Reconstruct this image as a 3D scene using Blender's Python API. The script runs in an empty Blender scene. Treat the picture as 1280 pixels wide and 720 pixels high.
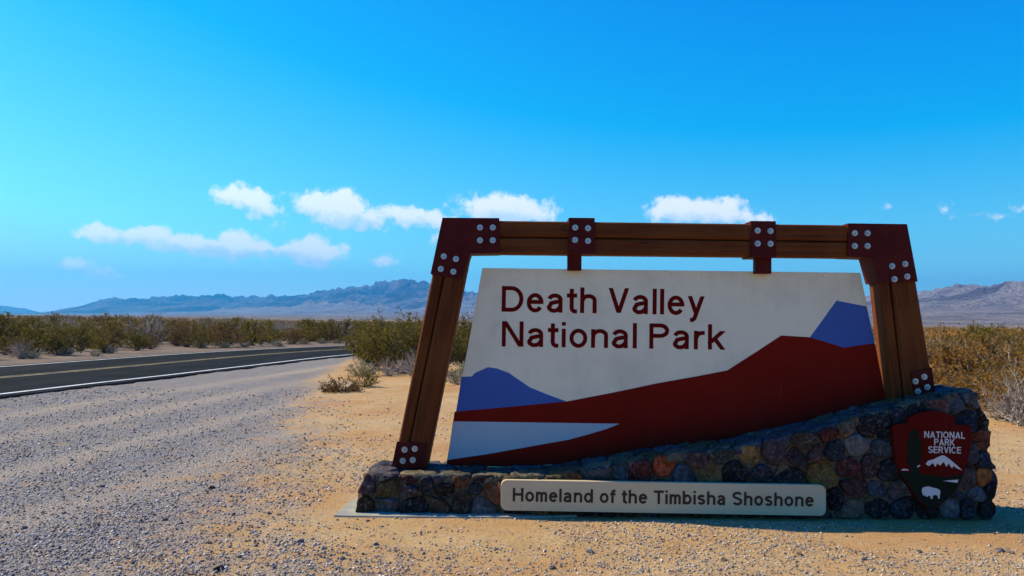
import bpy, math, random
import numpy as np
from mathutils import Vector, Matrix

random.seed(7); rng = np.random.default_rng(7)
S = bpy.context.scene
COL = S.collection

# ------------------------------------------------------------------ camera
EYE = 1.6; FPX = 1050.0
PITCH = math.atan(40.5 / FPX); ROLL = 0.0105
cam = bpy.data.cameras.new("camera"); camo = bpy.data.objects.new("camera", cam); COL.objects.link(camo)
F_ = Vector((0, math.cos(PITCH), math.sin(PITCH)))
R0 = Vector((1, 0, 0)); U0 = Vector((0, -math.sin(PITCH), math.cos(PITCH)))
RT = math.cos(ROLL) * R0 + math.sin(ROLL) * U0
UP = math.cos(ROLL) * U0 - math.sin(ROLL) * R0
m3 = Matrix((RT, UP, -F_)).transposed()
camo.matrix_world = Matrix.Translation((0, 0, EYE)) @ m3.to_4x4()
cam.sensor_width = 36; cam.lens = FPX / 1280 * 36
cam.clip_start = 0.1; cam.clip_end = 80000
S.camera = camo

def ray(px, py):
    return F_ + RT * ((px - 640) / FPX) - UP * ((py - 360) / FPX)
def at(px, py, D):           # measured point on the upright plane y = D
    d = ray(px, py); k = D / d.y
    return (d.x * k, EYE + d.z * k)
def gnd(px, py):             # measured point on the level ground
    d = ray(px, py); k = -EYE / d.z
    return (d.x * k, d.y * k)
def sky_uv(px, py):          # azimuth / elevation of a measured point
    d = ray(px, py).normalized()
    return math.atan2(d.x, d.y), math.asin(d.z)

# ------------------------------------------------------------------ light
SUN = Vector((-2.8, 0.75, 2.45)).normalized()
EL = math.asin(SUN.z); AZ = math.atan2(SUN.x, SUN.y)
sun = bpy.data.lights.new("sun", "SUN"); sun.energy = 5.0; sun.angle = math.radians(0.5); sun.color = (1.0, 0.87, 0.62)
suno = bpy.data.objects.new("sun", sun); COL.objects.link(suno)
suno.rotation_euler = (-SUN).to_track_quat('-Z', 'Y').to_euler()

W = bpy.data.worlds.new("World"); S.world = W; W.use_nodes = True
SKY_STRENGTH = 0.066
S.view_settings.view_transform = 'Standard'; S.view_settings.look = 'None'
S.view_settings.exposure = 0.58; S.view_settings.gamma = 1.0
S.cycles.volume_bounces = 1; S.cycles.max_bounces = 6

class NT:
    """small helper for node graphs"""
    def __init__(s, nt): s.nt = nt
    def n(s, t, **k):
        x = s.nt.nodes.new(t)
        for a, b in k.items(): setattr(x, a, b)
        return x
    def l(s, a, b): s.nt.links.new(a, b)
    def put(s, sock, v):
        if hasattr(v, 'is_output') or isinstance(v, bpy.types.NodeSocket): s.l(v, sock)
        else: sock.default_value = v
    def m(s, op, a, b=0.0, c=0.0, clamp=False):
        x = s.n('ShaderNodeMath', operation=op, use_clamp=clamp)
        s.put(x.inputs[0], a); s.put(x.inputs[1], b)
        if op in ('MULTIPLY_ADD', 'COMPARE', 'SMOOTH_MIN', 'SMOOTH_MAX'): s.put(x.inputs[2], c)
        return x.outputs[0]
    def mix(s, f, a, b, mode='MIX'):
        x = s.n('ShaderNodeMix', data_type='RGBA', blend_type=mode)
        s.put(x.inputs[0], f)
        for sock, v in ((x.inputs[6], a), (x.inputs[7], b)):
            if isinstance(v, tuple) and len(v) == 3: v = (*v, 1)
            s.put(sock, v)
        return x.outputs[2]
    def sst(s, v, lo, hi, a=0.0, b=1.0):
        x = s.n('ShaderNodeMapRange', interpolation_type='SMOOTHSTEP')
        s.put(x.inputs[0], v); s.put(x.inputs[1], lo); s.put(x.inputs[2], hi)
        s.put(x.inputs[3], a); s.put(x.inputs[4], b)
        return x.outputs[0]
    def noise(s, vec, scale, detail=4, rough=0.55, dist=0.0):
        x = s.n('ShaderNodeTexNoise'); x.inputs['Scale'].default_value = scale
        x.inputs['Detail'].default_value = detail; x.inputs['Roughness'].default_value = rough
        x.inputs['Distortion'].default_value = dist
        if vec is not None: s.l(vec, x.inputs['Vector'])
        return x.outputs[0]
    def voro(s, vec, scale, feature='F1'):
        x = s.n('ShaderNodeTexVoronoi', feature=feature); x.inputs['Scale'].default_value = scale
        if vec is not None: s.l(vec, x.inputs['Vector'])
        return x
    def mapping(s, vec, scale=(1, 1, 1), rot=(0, 0, 0)):
        x = s.n('ShaderNodeMapping'); x.inputs['Scale'].default_value = scale; x.inputs['Rotation'].default_value = rot
        s.l(vec, x.inputs['Vector']); return x.outputs[0]

def build_world():
    nt = W.node_tree; nt.nodes.clear(); g = NT(nt)
    sky = g.n('ShaderNodeTexSky', sky_type='NISHITA'); sky.sun_disc = False
    sky.sun_elevation = EL; sky.sun_rotation = AZ
    sky.altitude = 900; sky.air_density = 1.0; sky.dust_density = 0.3; sky.ozone_density = 2.0
    # deeper, more cyan-blue air: the same grade for every direction of the sky
    K = 1 / 0.09
    sk = g.n('ShaderNodeSeparateColor'); g.l(sky.outputs[0], sk.inputs[0])
    cr = g.m('MAXIMUM', g.m('MULTIPLY_ADD', sk.outputs[0], 1.35, -.235 * K), 0.0)
    cg = g.m('MAXIMUM', g.m('MULTIPLY_ADD', sk.outputs[1], 1.98, -.125 * K), 0.0)
    cb = g.m('MULTIPLY_ADD', sk.outputs[2], .95, .47 * K)
    cg = g.m('MINIMUM', cg, 1.02 * K); cb = g.m('MINIMUM', cb, 1.02 * K); cr = g.m('MINIMUM', cr, .95 * K)
    cs = g.n('ShaderNodeCombineColor'); g.l(cr, cs.inputs[0]); g.l(cg, cs.inputs[1]); g.l(cb, cs.inputs[2])
    tc = g.n('ShaderNodeTexCoord'); sep = g.n('ShaderNodeSeparateXYZ'); g.l(tc.outputs['Generated'], sep.inputs[0])
    az = g.m('ARCTAN2', sep.outputs[0], sep.outputs[1]); el = g.m('ARCSINE', sep.outputs[2])
    # warp the cloud outlines
    n1 = g.n('ShaderNodeTexNoise'); n1.inputs['Scale'].default_value = 26; n1.inputs['Detail'].default_value = 5
    n1.inputs['Roughness'].default_value = 0.6
    g.l(tc.outputs['Generated'], n1.inputs['Vector'])
    sc = g.n('ShaderNodeSeparateColor'); g.l(n1.outputs['Color'], sc.inputs[0])
    azw = g.m('MULTIPLY_ADD', g.m('SUBTRACT', sc.outputs[0], 0.5), 0.035, az)
    elw = g.m('MULTIPLY_ADD', g.m('SUBTRACT', sc.outputs[1], 0.5), 0.022, el)
    blobs = [  # px, py, half width, half height, strength
        (135, 291, 34, 13, 1.0), (180, 294, 34, 12, 1.0), (222, 304, 36, 12, 1.0), (268, 312, 36, 13, 1.0), (305, 308, 44, 16, 1.05),
        (350, 314, 30, 12, .9), (392, 316, 40, 19, 1.0), (305, 248, 36, 16, 1.05), (330, 262, 26, 15, .85), (345, 278, 18, 12, .6),
        (398, 256, 40, 16, 1.0), (425, 262, 34, 24, 1.1), (455, 274, 34, 15, .9), (515, 270, 46, 15, 1.0), (556, 278, 26, 14, .8),
        (630, 262, 62, 22, 1.1), (600, 256, 34, 14, .8), (672, 272, 40, 12, .6), (552, 296, 16, 16, .65), (100, 330, 26, 11, .68), (128, 342, 30, 11, .7),
        (845, 262, 36, 17, 1.05), (885, 264, 48, 17, 1.05), (930, 272, 36, 11, .8), (480, 326, 24, 10, .55), (412, 326, 20, 10, .6),
        (1108, 257, 18, 8, .5), (1183, 264, 20, 11, .58), (1240, 268, 60, 7, .45), (1272, 258, 24, 9, .5), (45, 326, 30, 9, .45)]
    # the same kind of sparse low cloud goes on all round the sky
    r = random.Random(4)
    cur = None; shade = None
    items = []
    for (x, y, a, b, s) in blobs:
        u, v = sky_uv(x, y); items.append((u, v, a * 1.0 / FPX, b * .95 / FPX, s))
    for k in range(16):
        u = r.uniform(0.75, 5.5); u = u if u < math.pi else u - 2 * math.pi
        items.append((u, r.uniform(0.07, 0.16), r.uniform(.05, .1), r.uniform(.012, .022), r.uniform(.6, 1.05)))
    for (u, v, a, b, s) in items:
        du = g.m('MULTIPLY', g.m('SUBTRACT', azw, u), 1 / a)
        dv = g.m('MULTIPLY', g.m('SUBTRACT', elw, v), 1 / b)
        d = g.m('MULTIPLY_ADD', du, du, g.m('MULTIPLY', dv, dv))
        e = g.m('MULTIPLY', g.m('POWER', 2.0, g.m('MULTIPLY', d, -1.0)), s)
        cur = e if cur is None else g.m('MAXIMUM', cur, e)
        t = g.m('MULTIPLY', e, dv)
        shade = t if shade is None else g.m('ADD', shade, t)
    nb = g.noise(tc.outputs['Generated'], 55, 9, 0.66)
    dens = g.m('MULTIPLY_ADD', g.m('SUBTRACT', nb, 0.5), 1.25, cur)
    alpha = g.m('MULTIPLY', g.sst(dens, 0.40, 0.80), 0.97)
    lit = g.sst(g.m('MULTIPLY_ADD', g.m('SUBTRACT', nb, .5), 2.2, shade), -1.0, 0.25)
    CL = 0.80 / SKY_STRENGTH
    cc = g.mix(lit, (0.62 * CL, 0.84 * CL, 0.94 * CL), (1.04 * CL, 1.08 * CL, 1.10 * CL))
    fin = g.mix(alpha, cs.outputs[0], cc)
    bg = g.n('ShaderNodeBackground'); bg.inputs[1].default_value = SKY_STRENGTH; g.l(fin, bg.inputs[0])
    out = g.n('ShaderNodeOutputWorld'); g.l(bg.outputs[0], out.inputs[0])
    W.cycles.sampling_method = 'MANUAL'; W.cycles.sample_map_resolution = 1024
build_world()

# ------------------------------------------------------------------ helpers
def tag(o, label=None, cat=None, group=None, kind=None):
    if label: o['label'] = label
    if cat: o['category'] = cat
    if group: o['group'] = group
    if kind: o['kind'] = kind
    return o
def empty(name, loc=(0, 0, 0)):
    o = bpy.data.objects.new(name, None); COL.objects.link(o); o.location = loc; o.empty_display_size = 0.1
    return o
def mesh(name, v, f, mats=(), smooth=False, mi=None):
    me = bpy.data.meshes.new(name)
    if isinstance(f, np.ndarray):
        n = f.shape[1]
        me.vertices.add(len(v)); me.vertices.foreach_set('co', np.asarray(v, dtype=np.float32).ravel())
        me.loops.add(f.size); me.loops.foreach_set('vertex_index', f.astype(np.int32).ravel())
        me.polygons.add(len(f)); me.polygons.foreach_set('loop_start', np.arange(0, f.size, n, dtype=np.int32))
        me.update(calc_edges=True)
    else:
        me.from_pydata([tuple(p) for p in v], [], f)
    for m in (mats if isinstance(mats, (list, tuple)) else [mats]): me.materials.append(m)
    if mi is not None: me.polygons.foreach_set('material_index', mi)
    if smooth: me.polygons.foreach_set('use_smooth', [True] * len(me.polygons))
    me.update(); return me
def obj(name, me, parent=None, loc=None):
    o = bpy.data.objects.new(name, me); COL.objects.link(o)
    if parent: o.parent = parent; 
    if loc: o.location = loc
    return o
def fix_normals(me):
    import bmesh
    b = bmesh.new(); b.from_mesh(me); bmesh.ops.recalc_face_normals(b, faces=b.faces); b.to_mesh(me); b.free()
def bevel(o, w=0.004, seg=2):
    m = o.modifiers.new('bevel', 'BEVEL'); m.width = w; m.segments = seg; m.limit_method = 'ANGLE'; m.angle_limit = math.radians(35)
    return o
def prism(name, poly, y0, y1, mats, parent=None, bev=0.0, smooth=False):
    """polygon in (x, z) given real thickness between depths y0 (front) and y1"""
    n = len(poly)
    v = [(x, y0, z) for x, z in poly] + [(x, y1, z) for x, z in poly]
    f = [list(range(n)), list(range(2 * n - 1, n - 1, -1))] + [[i, i + n, (i + 1) % n + n, (i + 1) % n] for i in range(n)]
    me = mesh(name, v, f, mats); fix_normals(me)
    o = obj(name, me, parent)
    if bev: bevel(o, bev)
    return o

def vnoise(x, y, seed=0):
    """smooth value noise on arrays"""
    xi = np.floor(x).astype(np.int64); yi = np.floor(y).astype(np.int64); fx = x - xi; fy = y - yi
    fx = fx * fx * fx * (fx * (fx * 6 - 15) + 10); fy = fy * fy * fy * (fy * (fy * 6 - 15) + 10)
    def h(a, b):
        n = (a * 374761393 + b * 668265263 + seed * 974634777) & 0xffffffff
        n = ((n ^ (n >> 13)) * 1274126177) & 0xffffffff
        return ((n ^ (n >> 16)) & 0xffff) / 65535.0
    a = h(xi, yi); b = h(xi + 1, yi); c = h(xi, yi + 1); d = h(xi + 1, yi + 1)
    return (a * (1 - fx) + b * fx) * (1 - fy) + (c * (1 - fx) + d * fx) * fy
def fbm(x, y, oct=4, seed=0, ridged=False, gain=.5):
    s = 0; a = 1; t = 0
    for k in range(oct):
        n = vnoise(x * 2 ** k + 17.3 * k, y * 2 ** k - 9.1 * k, seed + k)
        if ridged: n = 1 - abs(2 * n - 1); n = n * n
        s = s + a * n; t += a; a *= gain
    return s / t

# ------------------------------------------------------------------ materials
def mat(name, build, rough=0.8, spec=0.3):
    m = bpy.data.materials.new(name); m.use_nodes = True; nt = m.node_tree
    b = nt.nodes['Principled BSDF']; g = NT(nt)
    b.inputs['Roughness'].default_value = rough; b.inputs['Specular IOR Level'].default_value = spec
    r = build(g, b)
    if r is not None:
        if isinstance(r, tuple): r = (*r, 1) if len(r) == 3 else r
        g.put(b.inputs['Base Color'], r)
    return m
def pos(g): return g.n('ShaderNodeNewGeometry').outputs['Position']
def objc(g): return g.n('ShaderNodeTexCoord').outputs['Object']
def bump(g, b, h, strength=.5, dist=.01, prev=None):
    x = g.n('ShaderNodeBump'); x.inputs['Strength'].default_value = strength; x.inputs['Distance'].default_value = dist
    g.l(h, x.inputs['Height'])
    if prev is not None: g.l(prev, x.inputs['Normal'])
    if b is not None: g.l(x.outputs[0], b.inputs['Normal'])
    return x.outputs[0]

def paint(name, col, rough=.45, dirt=.25, spec=.4):
    def f(g, b):
        o = pos(g); n = g.noise(o, 2.3, 6, .65); n2 = g.noise(g.mapping(o, (30, 30, 2)), 1.0, 3, .6)
        c = g.mix(g.m('MULTIPLY', g.sst(n, .42, .72), dirt), col, tuple(x * .76 for x in col)); c = g.mix(g.m('MULTIPLY', g.sst(g.noise(g.mapping(o, (14, 14, .7)), 1.0, 5, .7), .5, .75), dirt * .5), c, tuple(x * .8 + .012 for x in col))
        c = g.mix(g.m('MULTIPLY', g.sst(n2, .6, .8), dirt * .6), c, tuple(min(1, x * .85 + .03) for x in col))
        bump(g, b, g.noise(o, 90, 3), .08, .002)
        return c
    return mat(name, f, rough, spec)
M_cream = paint('cream_paint', (0.78, 0.67, 0.47), .7, .6, .15)
M_cream2 = paint('beige_paint', (0.58, 0.45, 0.27), .65, .35, .15)
M_red = paint('deep_red_paint', (0.175, 0.008, 0.003), .75, .6, .06)
M_blue = paint('royal_blue_paint', (0.055, 0.105, 0.32), .75, .5, .1)
M_pale = paint('pale_blue_paint', (0.36, 0.42, 0.45), .75, .15, .1)
M_text = paint('maroon_vinyl', (0.12, 0.003, 0.002), .75, .1, .06)
M_dark = paint('dark_brown_vinyl', (0.02, 0.008, 0.006), .45, .1)
M_white = paint('white_vinyl', (0.52, 0.51, 0.49), .5, .1)
M_arrow = paint('arrowhead_brown_red_paint', (0.085, 0.004, 0.002), .75, .5, .06)
M_tree = paint('dark_green_vinyl', (0.010, 0.014, 0.008), .75, .1, .06)
M_alu = paint('sheet_metal_edge', (0.45, 0.43, 0.38), .4, .2)

def f_plate(g, b):
    o = pos(g); n = g.noise(o, 7, 5, .6); st = g.noise(g.mapping(o, (60, 20, 1.6)), 1.0, 3, .6)
    c = g.mix(g.sst(n, .35, .7), (0.062, 0.004, 0.003), (0.085, 0.008, 0.005))
    c = g.mix(g.m('MULTIPLY', g.sst(st, .72, .82), .5), c, (0.33, 0.20, 0.19))
    bump(g, b, g.noise(o, 120, 3), .15, .002); return c
M_plate = mat('painted_steel', f_plate, .6, .12)
def f_bolt(g, b):
    o = pos(g); b.inputs['Metallic'].default_value = .75
    return g.mix(g.noise(o, 60, 3), (0.36, 0.40, 0.40), (0.62, 0.64, 0.62))
M_bolt = mat('galvanised_steel', f_bolt, .42, .5)
M_hole = mat('dark_bolt_steel', lambda g, b: (0.09, 0.11, 0.11), .6)  # darker steel for the bolt tip and the ring under its head

def f_wood(axis):
    def f(g, b):
        sc = {'z': (26, 26, .8), 'x': (.8, 26, 26)}[axis]
        o = objc(g); p = g.mapping(o, sc)
        n = g.noise(p, 1.0, 6, .62, .6); n2 = g.noise(o, 2.0, 3, .5)
        fi = g.noise(g.mapping(o, tuple(v * 5 for v in sc)), 1.0, 3, .6)
        c = g.mix(g.sst(n, .3, .72), (0.15, 0.036, 0.006), (0.065, 0.014, 0.003))
        c = g.mix(g.m('MULTIPLY', g.sst(n2, .35, .7), .5), c, (0.17, 0.052, 0.009))
        c = g.mix(g.m('MULTIPLY', g.sst(fi, .55, .75), .3), c, (0.055, 0.018, 0.008))
        kn = g.voro(g.mapping(o, {'z': (9, 9, 2.2), 'x': (2.2, 9, 9)}[axis]), 1.0)
        c = g.mix(g.sst(kn.outputs[0], .10, .05), c, (0.04, 0.012, 0.006))
        # checks along the grain
        ck = g.noise(g.mapping(o, tuple(v * 1.6 for v in sc)), 1.0, 2, .4, .3)
        ckm = g.sst(g.m('ABSOLUTE', g.m('SUBTRACT', ck, .5)), -.012, .010)
        c = g.mix(ckm, (0.028, 0.010, 0.006), c)
        h = g.m('ADD', g.m('MULTIPLY', n, .5), g.m('MULTIPLY', ckm, .6)); h = g.m('ADD', h, g.m('MULTIPLY', fi, .35))
        bump(g, b, h, .6, .006); return c
    return f
M_woodz = mat('stained_timber_upright', f_wood('z'), .7, .12)
M_woodx = mat('stained_timber_beam', f_wood('x'), .7, .12)

def f_stone(g, b):
    oi = g.n('ShaderNodeObjectInfo'); o = objc(g)
    off = g.n('ShaderNodeVectorMath', operation='ADD'); g.l(o, off.inputs[0])
    cm = g.n('ShaderNodeCombineXYZ'); g.put(cm.inputs[0], g.m('MULTIPLY', oi.outputs['Random'], 37)); g.l(cm.outputs[0], off.inputs[1])
    v = off.outputs[0]
    n = g.noise(v, 11, 7, .72, 1.4); n2 = g.noise(v, 38, 5, .75, .6); n3 = g.noise(v, 150, 2, .6)
    dark = g.mix(1.0, oi.outputs['Color'], (.30, .28, .28, 1), 'MULTIPLY')
    c = g.mix(g.sst(n, .34, .66), oi.outputs['Color'], dark)
    lt = g.mix(.35, oi.outputs['Color'], (.42, .38, .36, 1))
    c = g.mix(g.m('MULTIPLY', g.sst(n2, .50, .66), .6), c, lt)
    c = g.mix(g.m('MULTIPLY', g.sst(n3, .6, .75), .5), c, (.03, .025, .025, 1))
    h = g.m('ADD', n, g.m('MULTIPLY', n2, .5)); h = g.m('ADD', h, g.m('MULTIPLY', n3, .15))
    bump(g, b, h, .9, .02); return c
M_stone = mat('field_stone', f_stone, .8, .15)
def f_mortar(g, b):
    o = pos(g); n = g.noise(o, 14, 6, .65); n2 = g.noise(o, 130, 3, .7)
    bump(g, b, g.m('ADD', n, g.m('MULTIPLY', n2, .6)), .8, .012)
    return g.mix(g.sst(n, .3, .7), (0.09, 0.068, 0.043), (0.16, 0.125, 0.08))
M_mortar = mat('brown_mortar', f_mortar, .9, .15)
def f_conc(g, b):
    o = pos(g); n = g.noise(o, 6, 6, .65); n2 = g.noise(o, 90, 4, .7)
    bump(g, b, g.m('ADD', n, g.m('MULTIPLY', n2, .6)), .6, .008)
    return g.mix(g.sst(n, .3, .7), (0.40, 0.37, 0.29), (0.27, 0.25, 0.20))
M_conc = mat('pale_concrete', f_conc, .9, .15)

def f_ground(g, b):
    p = pos(g); at_ = g.n('ShaderNodeAttribute'); at_.attribute_name = 'zone'
    sep = g.n('ShaderNodeSeparateColor'); g.l(at_.outputs['Color'], sep.inputs[0])
    grav, far, track = sep.outputs[0], sep.outputs[1], sep.outputs[2]
    nl = g.noise(p, .35, 5, .6); nm = g.noise(p, 2.2, 6, .68, .5); nf = g.noise(p, 22, 5, .72); nv = g.noise(p, 85, 3, .75)
    vo = g.voro(p, 46); vo2 = g.voro(p, 110)
    sand = g.mix(g.sst(nm, .3, .72), (0.50, 0.295, 0.115), (0.55, 0.375, 0.185))
    sand = g.mix(g.m('MULTIPLY', g.sst(nl, .42, .66), .7), sand, (0.46, 0.215, 0.065))
    sand = g.mix(g.m('MULTIPLY', g.sst(nf, .46, .7), .7), sand, (0.27, 0.19, 0.13))
    sand = g.mix(g.m('MULTIPLY', g.sst(nv, .56, .72), .55), sand, (0.17, 0.12, 0.085))
    # each little stone of the gravel has its own tone
    gcol = g.mix(g.m('MULTIPLY', vo.outputs['Color'], 1.0), (0.04, 0.04, 0.05), (0.47, 0.42, 0.385))
    g2 = g.mix(g.m('MULTIPLY', vo2.outputs['Color'], 1.0), (0.04, 0.04, 0.05), (0.49, 0.44, 0.395))
    gcol = g.mix(.5, gcol, g2)
    gcol = g.mix(g.m('MULTIPLY', g.sst(nm, .47, .68), .8), gcol, (0.37, 0.275, 0.185))
    gcol = g.mix(g.m('MULTIPLY', g.sst(nv, .5, .7), .45), gcol, (0.05, 0.05, 0.06))
    gcol = g.mix(g.m('MULTIPLY', track, .85), gcol, (0.42, 0.335, 0.25))
    gm = g.sst(g.m('ADD', grav, g.m('MULTIPLY', g.m('SUBTRACT', nm, .5), 1.6)), .26, .80)
    c = g.mix(gm, sand, gcol)
    desert = g.mix(g.sst(nl, .35, .7), (0.24, 0.17, 0.115), (0.16, 0.12, 0.09))
    desert = g.mix(g.m('MULTIPLY', g.sst(nf, .5, .7), .5), desert, (0.13, 0.105, 0.085))
    c = g.mix(far, c, desert)
    h = g.m('MULTIPLY_ADD', nf, .6, g.m('MULTIPLY', nv, .5)); h = g.m('SUBTRACT', h, g.m('MULTIPLY', vo.outputs[0], g.m('MULTIPLY', gm, .9)))
    bump(g, b, h, .9, .03); return c
M_ground = mat('desert_ground', f_ground, .95, .1)

def f_pebble(g, b):
    a = g.n('ShaderNodeAttribute'); a.attribute_name = 'tone'
    n = g.noise(pos(g), 120, 3, .6)
    return g.mix(g.m('MULTIPLY', g.sst(n, .4, .7), .35), a.outputs['Color'], (.12, .11, .11))
M_pebble = mat('pebble', f_pebble, .85, .2)

def f_asphalt(g, b):
    p = pos(g); n = g.noise(p, .7, 5, .6); v = g.noise(p, 70, 4, .75); st = g.noise(g.mapping(p, (1.6, .08, 1), (0, 0, .15)), 1.0, 4, .6)
    c = g.mix(g.sst(n, .3, .7), (0.010, 0.010, 0.011), (0.019, 0.019, 0.020))
    c = g.mix(g.m('MULTIPLY', g.sst(st, .5, .7), .5), c, (0.030, 0.030, 0.030))
    c = g.mix(g.m('MULTIPLY', g.sst(v, .6, .8), .5), c, (0.07, 0.07, 0.07))
    bump(g, b, v, .5, .008); return c
M_asphalt = mat('asphalt', f_asphalt, .95, .04)
def worn(name, col, amt):
    def f(g, b):
        p = pos(g); n = g.noise(p, 2.2, 6, .72); v = g.noise(p, 40, 3, .7)
        c = g.mix(g.m('MULTIPLY', g.sst(n, .5 - amt * .2, .72), amt), col, (0.07, 0.068, 0.062))
        return g.mix(g.m('MULTIPLY', g.sst(v, .55, .75), .4), c, (0.12, 0.115, 0.11))
    return mat(name, f, .8, .2)
M_wline = worn('white_road_paint', (0.72, 0.72, 0.70), .35)
M_yline = worn('yellow_road_paint', (0.42, 0.30, 0.12), .95)

def f_rock(g, b):
    p = pos(g); a = g.n('ShaderNodeAttribute'); a.attribute_name = 'zone'
    sep = g.n('ShaderNodeSeparateColor'); g.l(a.outputs['Color'], sep.inputs[0])
    n = g.noise(p, .0016, 8, .62, .4); n2 = g.noise(p, .009, 7, .7); n3 = g.noise(g.mapping(p, (1, 1, 4)), .003, 6, .6)
    geo = g.n('ShaderNodeNewGeometry'); sn = g.n('ShaderNodeSeparateXYZ'); g.l(geo.outputs['Normal'], sn.inputs[0])
    pl = g.mix(g.sst(n, .42, .58), (0.58, 0.48, 0.43), (0.20, 0.15, 0.14)); dk = g.mix(g.sst(n, .42, .58), (0.20, 0.17, 0.16), (0.018, 0.014, 0.015)); c = g.mix(sep.outputs[1], dk, pl)  # varnish and pale patches; tone contrast also paints in sunlit and shaded relief
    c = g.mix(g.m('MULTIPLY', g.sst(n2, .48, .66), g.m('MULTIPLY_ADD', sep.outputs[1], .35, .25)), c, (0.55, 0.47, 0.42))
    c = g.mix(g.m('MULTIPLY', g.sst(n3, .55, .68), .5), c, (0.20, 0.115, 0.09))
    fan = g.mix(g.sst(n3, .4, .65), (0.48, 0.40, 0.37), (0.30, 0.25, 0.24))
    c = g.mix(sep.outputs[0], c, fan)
    x = bump(g, b, g.m('ADD', n2, g.m('MULTIPLY', n, .8)), 1.0, 420); return c
M_rock = mat('mountain_rock', f_rock, .95, .05)

def leafmat(name, a, b_, c_):
    def f(g, b):
        oi = g.n('ShaderNodeObjectInfo'); p = objc(g)
        n = g.noise(p, 5, 3, .6); n2 = g.noise(p, 37, 2, .6)
        c = g.mix(g.sst(n, .35, .65), a, b_)
        c = g.mix(g.m('MULTIPLY', g.sst(n2, .5, .62), .6), c, c_)
        hs = g.n('ShaderNodeHueSaturation'); g.l(c, hs.inputs['Color'])
        g.put(hs.inputs['Value'], g.m('MULTIPLY_ADD', oi.outputs['Random'], .5, .75))
        g.put(hs.inputs['Hue'], g.m('MULTIPLY_ADD', oi.outputs['Random'], -.022, .511))
        # thin leaves let a little light through
        tr = g.n('ShaderNodeBsdfTranslucent'); g.l(hs.outputs[0], tr.inputs[0])
        mx = g.n('ShaderNodeMixShader'); mx.inputs[0].default_value = .3
        g.l(b.outputs[0], mx.inputs[1]); g.l(tr.outputs[0], mx.inputs[2])
        out = [x for x in g.nt.nodes if x.type == 'OUTPUT_MATERIAL'][0]; g.l(mx.outputs[0], out.inputs[0])
        return hs.outputs[0]
    return mat(name, f, .65, .25)
M_leaf = leafmat('creosote_leaf', (0.10, 0.082, 0.005), (0.19, 0.135, 0.006), (0.30, 0.185, 0.012))
M_leafdry = leafmat('dry_scrub_leaf', (0.21, 0.10, 0.008), (0.31, 0.145, 0.014), (0.14, 0.095, 0.015))
M_leafgrey = leafmat('grey_bursage_leaf', (0.27, 0.24, 0.14), (0.36, 0.33, 0.22), (0.17, 0.15, 0.08))
M_leafrust = leafmat('rusty_scrub_leaf', (0.13, 0.066, 0.014), (0.19, 0.10, 0.02), (0.09, 0.07, 0.014))
def f_twig(g, b):
    n = g.noise(objc(g), 24, 3, .6); return g.mix(g.sst(n, .35, .65), (0.50, 0.44, 0.40), (0.20, 0.165, 0.14))
M_twig = mat('grey_twig', f_twig, .85, .15)
def f_twigd(g, b):
    n = g.noise(objc(g), 24, 3, .6); return g.mix(g.sst(n, .35, .65), (0.15, 0.115, 0.085), (0.05, 0.038, 0.03))
M_twigd = mat('dark_twig', f_twigd, .85, .15)

# ------------------------------------------------------------------ road line (shared by ground, verge and scatter)
NEAR = [(-13.2, -12), (-12.2, 0), (-11.0, 10), (-10.1, 16.6), (-9.7, 19.6), (-9.2, 22.7), (-8.6, 27), (-7.2, 36), (-4.6, 44), (0.5, 53), (9, 61), (24, 69), (48, 77), (90, 86)]
def catmull(P, k=12):
    P = [np.array(p, float) for p in P]; P = [2 * P[0] - P[1]] + P + [2 * P[-1] - P[-2]]; out = []
    for i in range(1, len(P) - 2):
        for j in range(k):
            t = j / k; a, b, c, d = P[i - 1:i + 3]
            out.append(.5 * ((2 * b) + (c - a) * t + (2 * a - 5 * b + 4 * c - d) * t * t + (3 * b - a - 3 * c + d) * t ** 3))
    out.append(P[-2]); return np.array(out)
NL = catmull(NEAR)
tan = np.gradient(NL, axis=0); tan /= np.linalg.norm(tan, axis=1)[:, None]
NRM = np.stack([-tan[:, 1], tan[:, 0]], 1)       # to the far (left) side
RW = 6.6
def road_dist(x, y):
    """signed distance from the near road edge, positive across the road"""
    best = np.full(np.shape(x), 1e9); sgn = np.zeros(np.shape(x))
    for i in range(0, len(NL), 2):
        dx = x - NL[i, 0]; dy = y - NL[i, 1]; d = dx * dx + dy * dy
        m = d < best; best = np.where(m, d, best); sgn = np.where(m, dx * NRM[i, 0] + dy * NRM[i, 1], sgn)
    return sgn, np.sqrt(best)

# gravel pull-out boundary measured on the ground: X as a function of distance
GB = sorted([(gnd(x, y)[1], gnd(x, y)[0]) for x, y in [(235, 760), (235, 720), (228, 650), (270, 605), (365, 565), (425, 520), (412, 490), (425, 470), (440, 450)]])
GB = [(0, GB[0][1])] + GB
gy = np.array([a for a, _ in GB]); gx = np.array([b for _, b in GB])
def gravel_mask(x, y):
    b = np.interp(y, gy, gx); sg, _ = road_dist(x, y)
    m = np.clip((b - x) / np.clip(3.8 - y * .09, .9, 3.4) + .5 + .9 * (fbm(x * .55, y * .22, 4, 14) - .5), 0, 1); return m * (sg < .1) * (y < 52)

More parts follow.
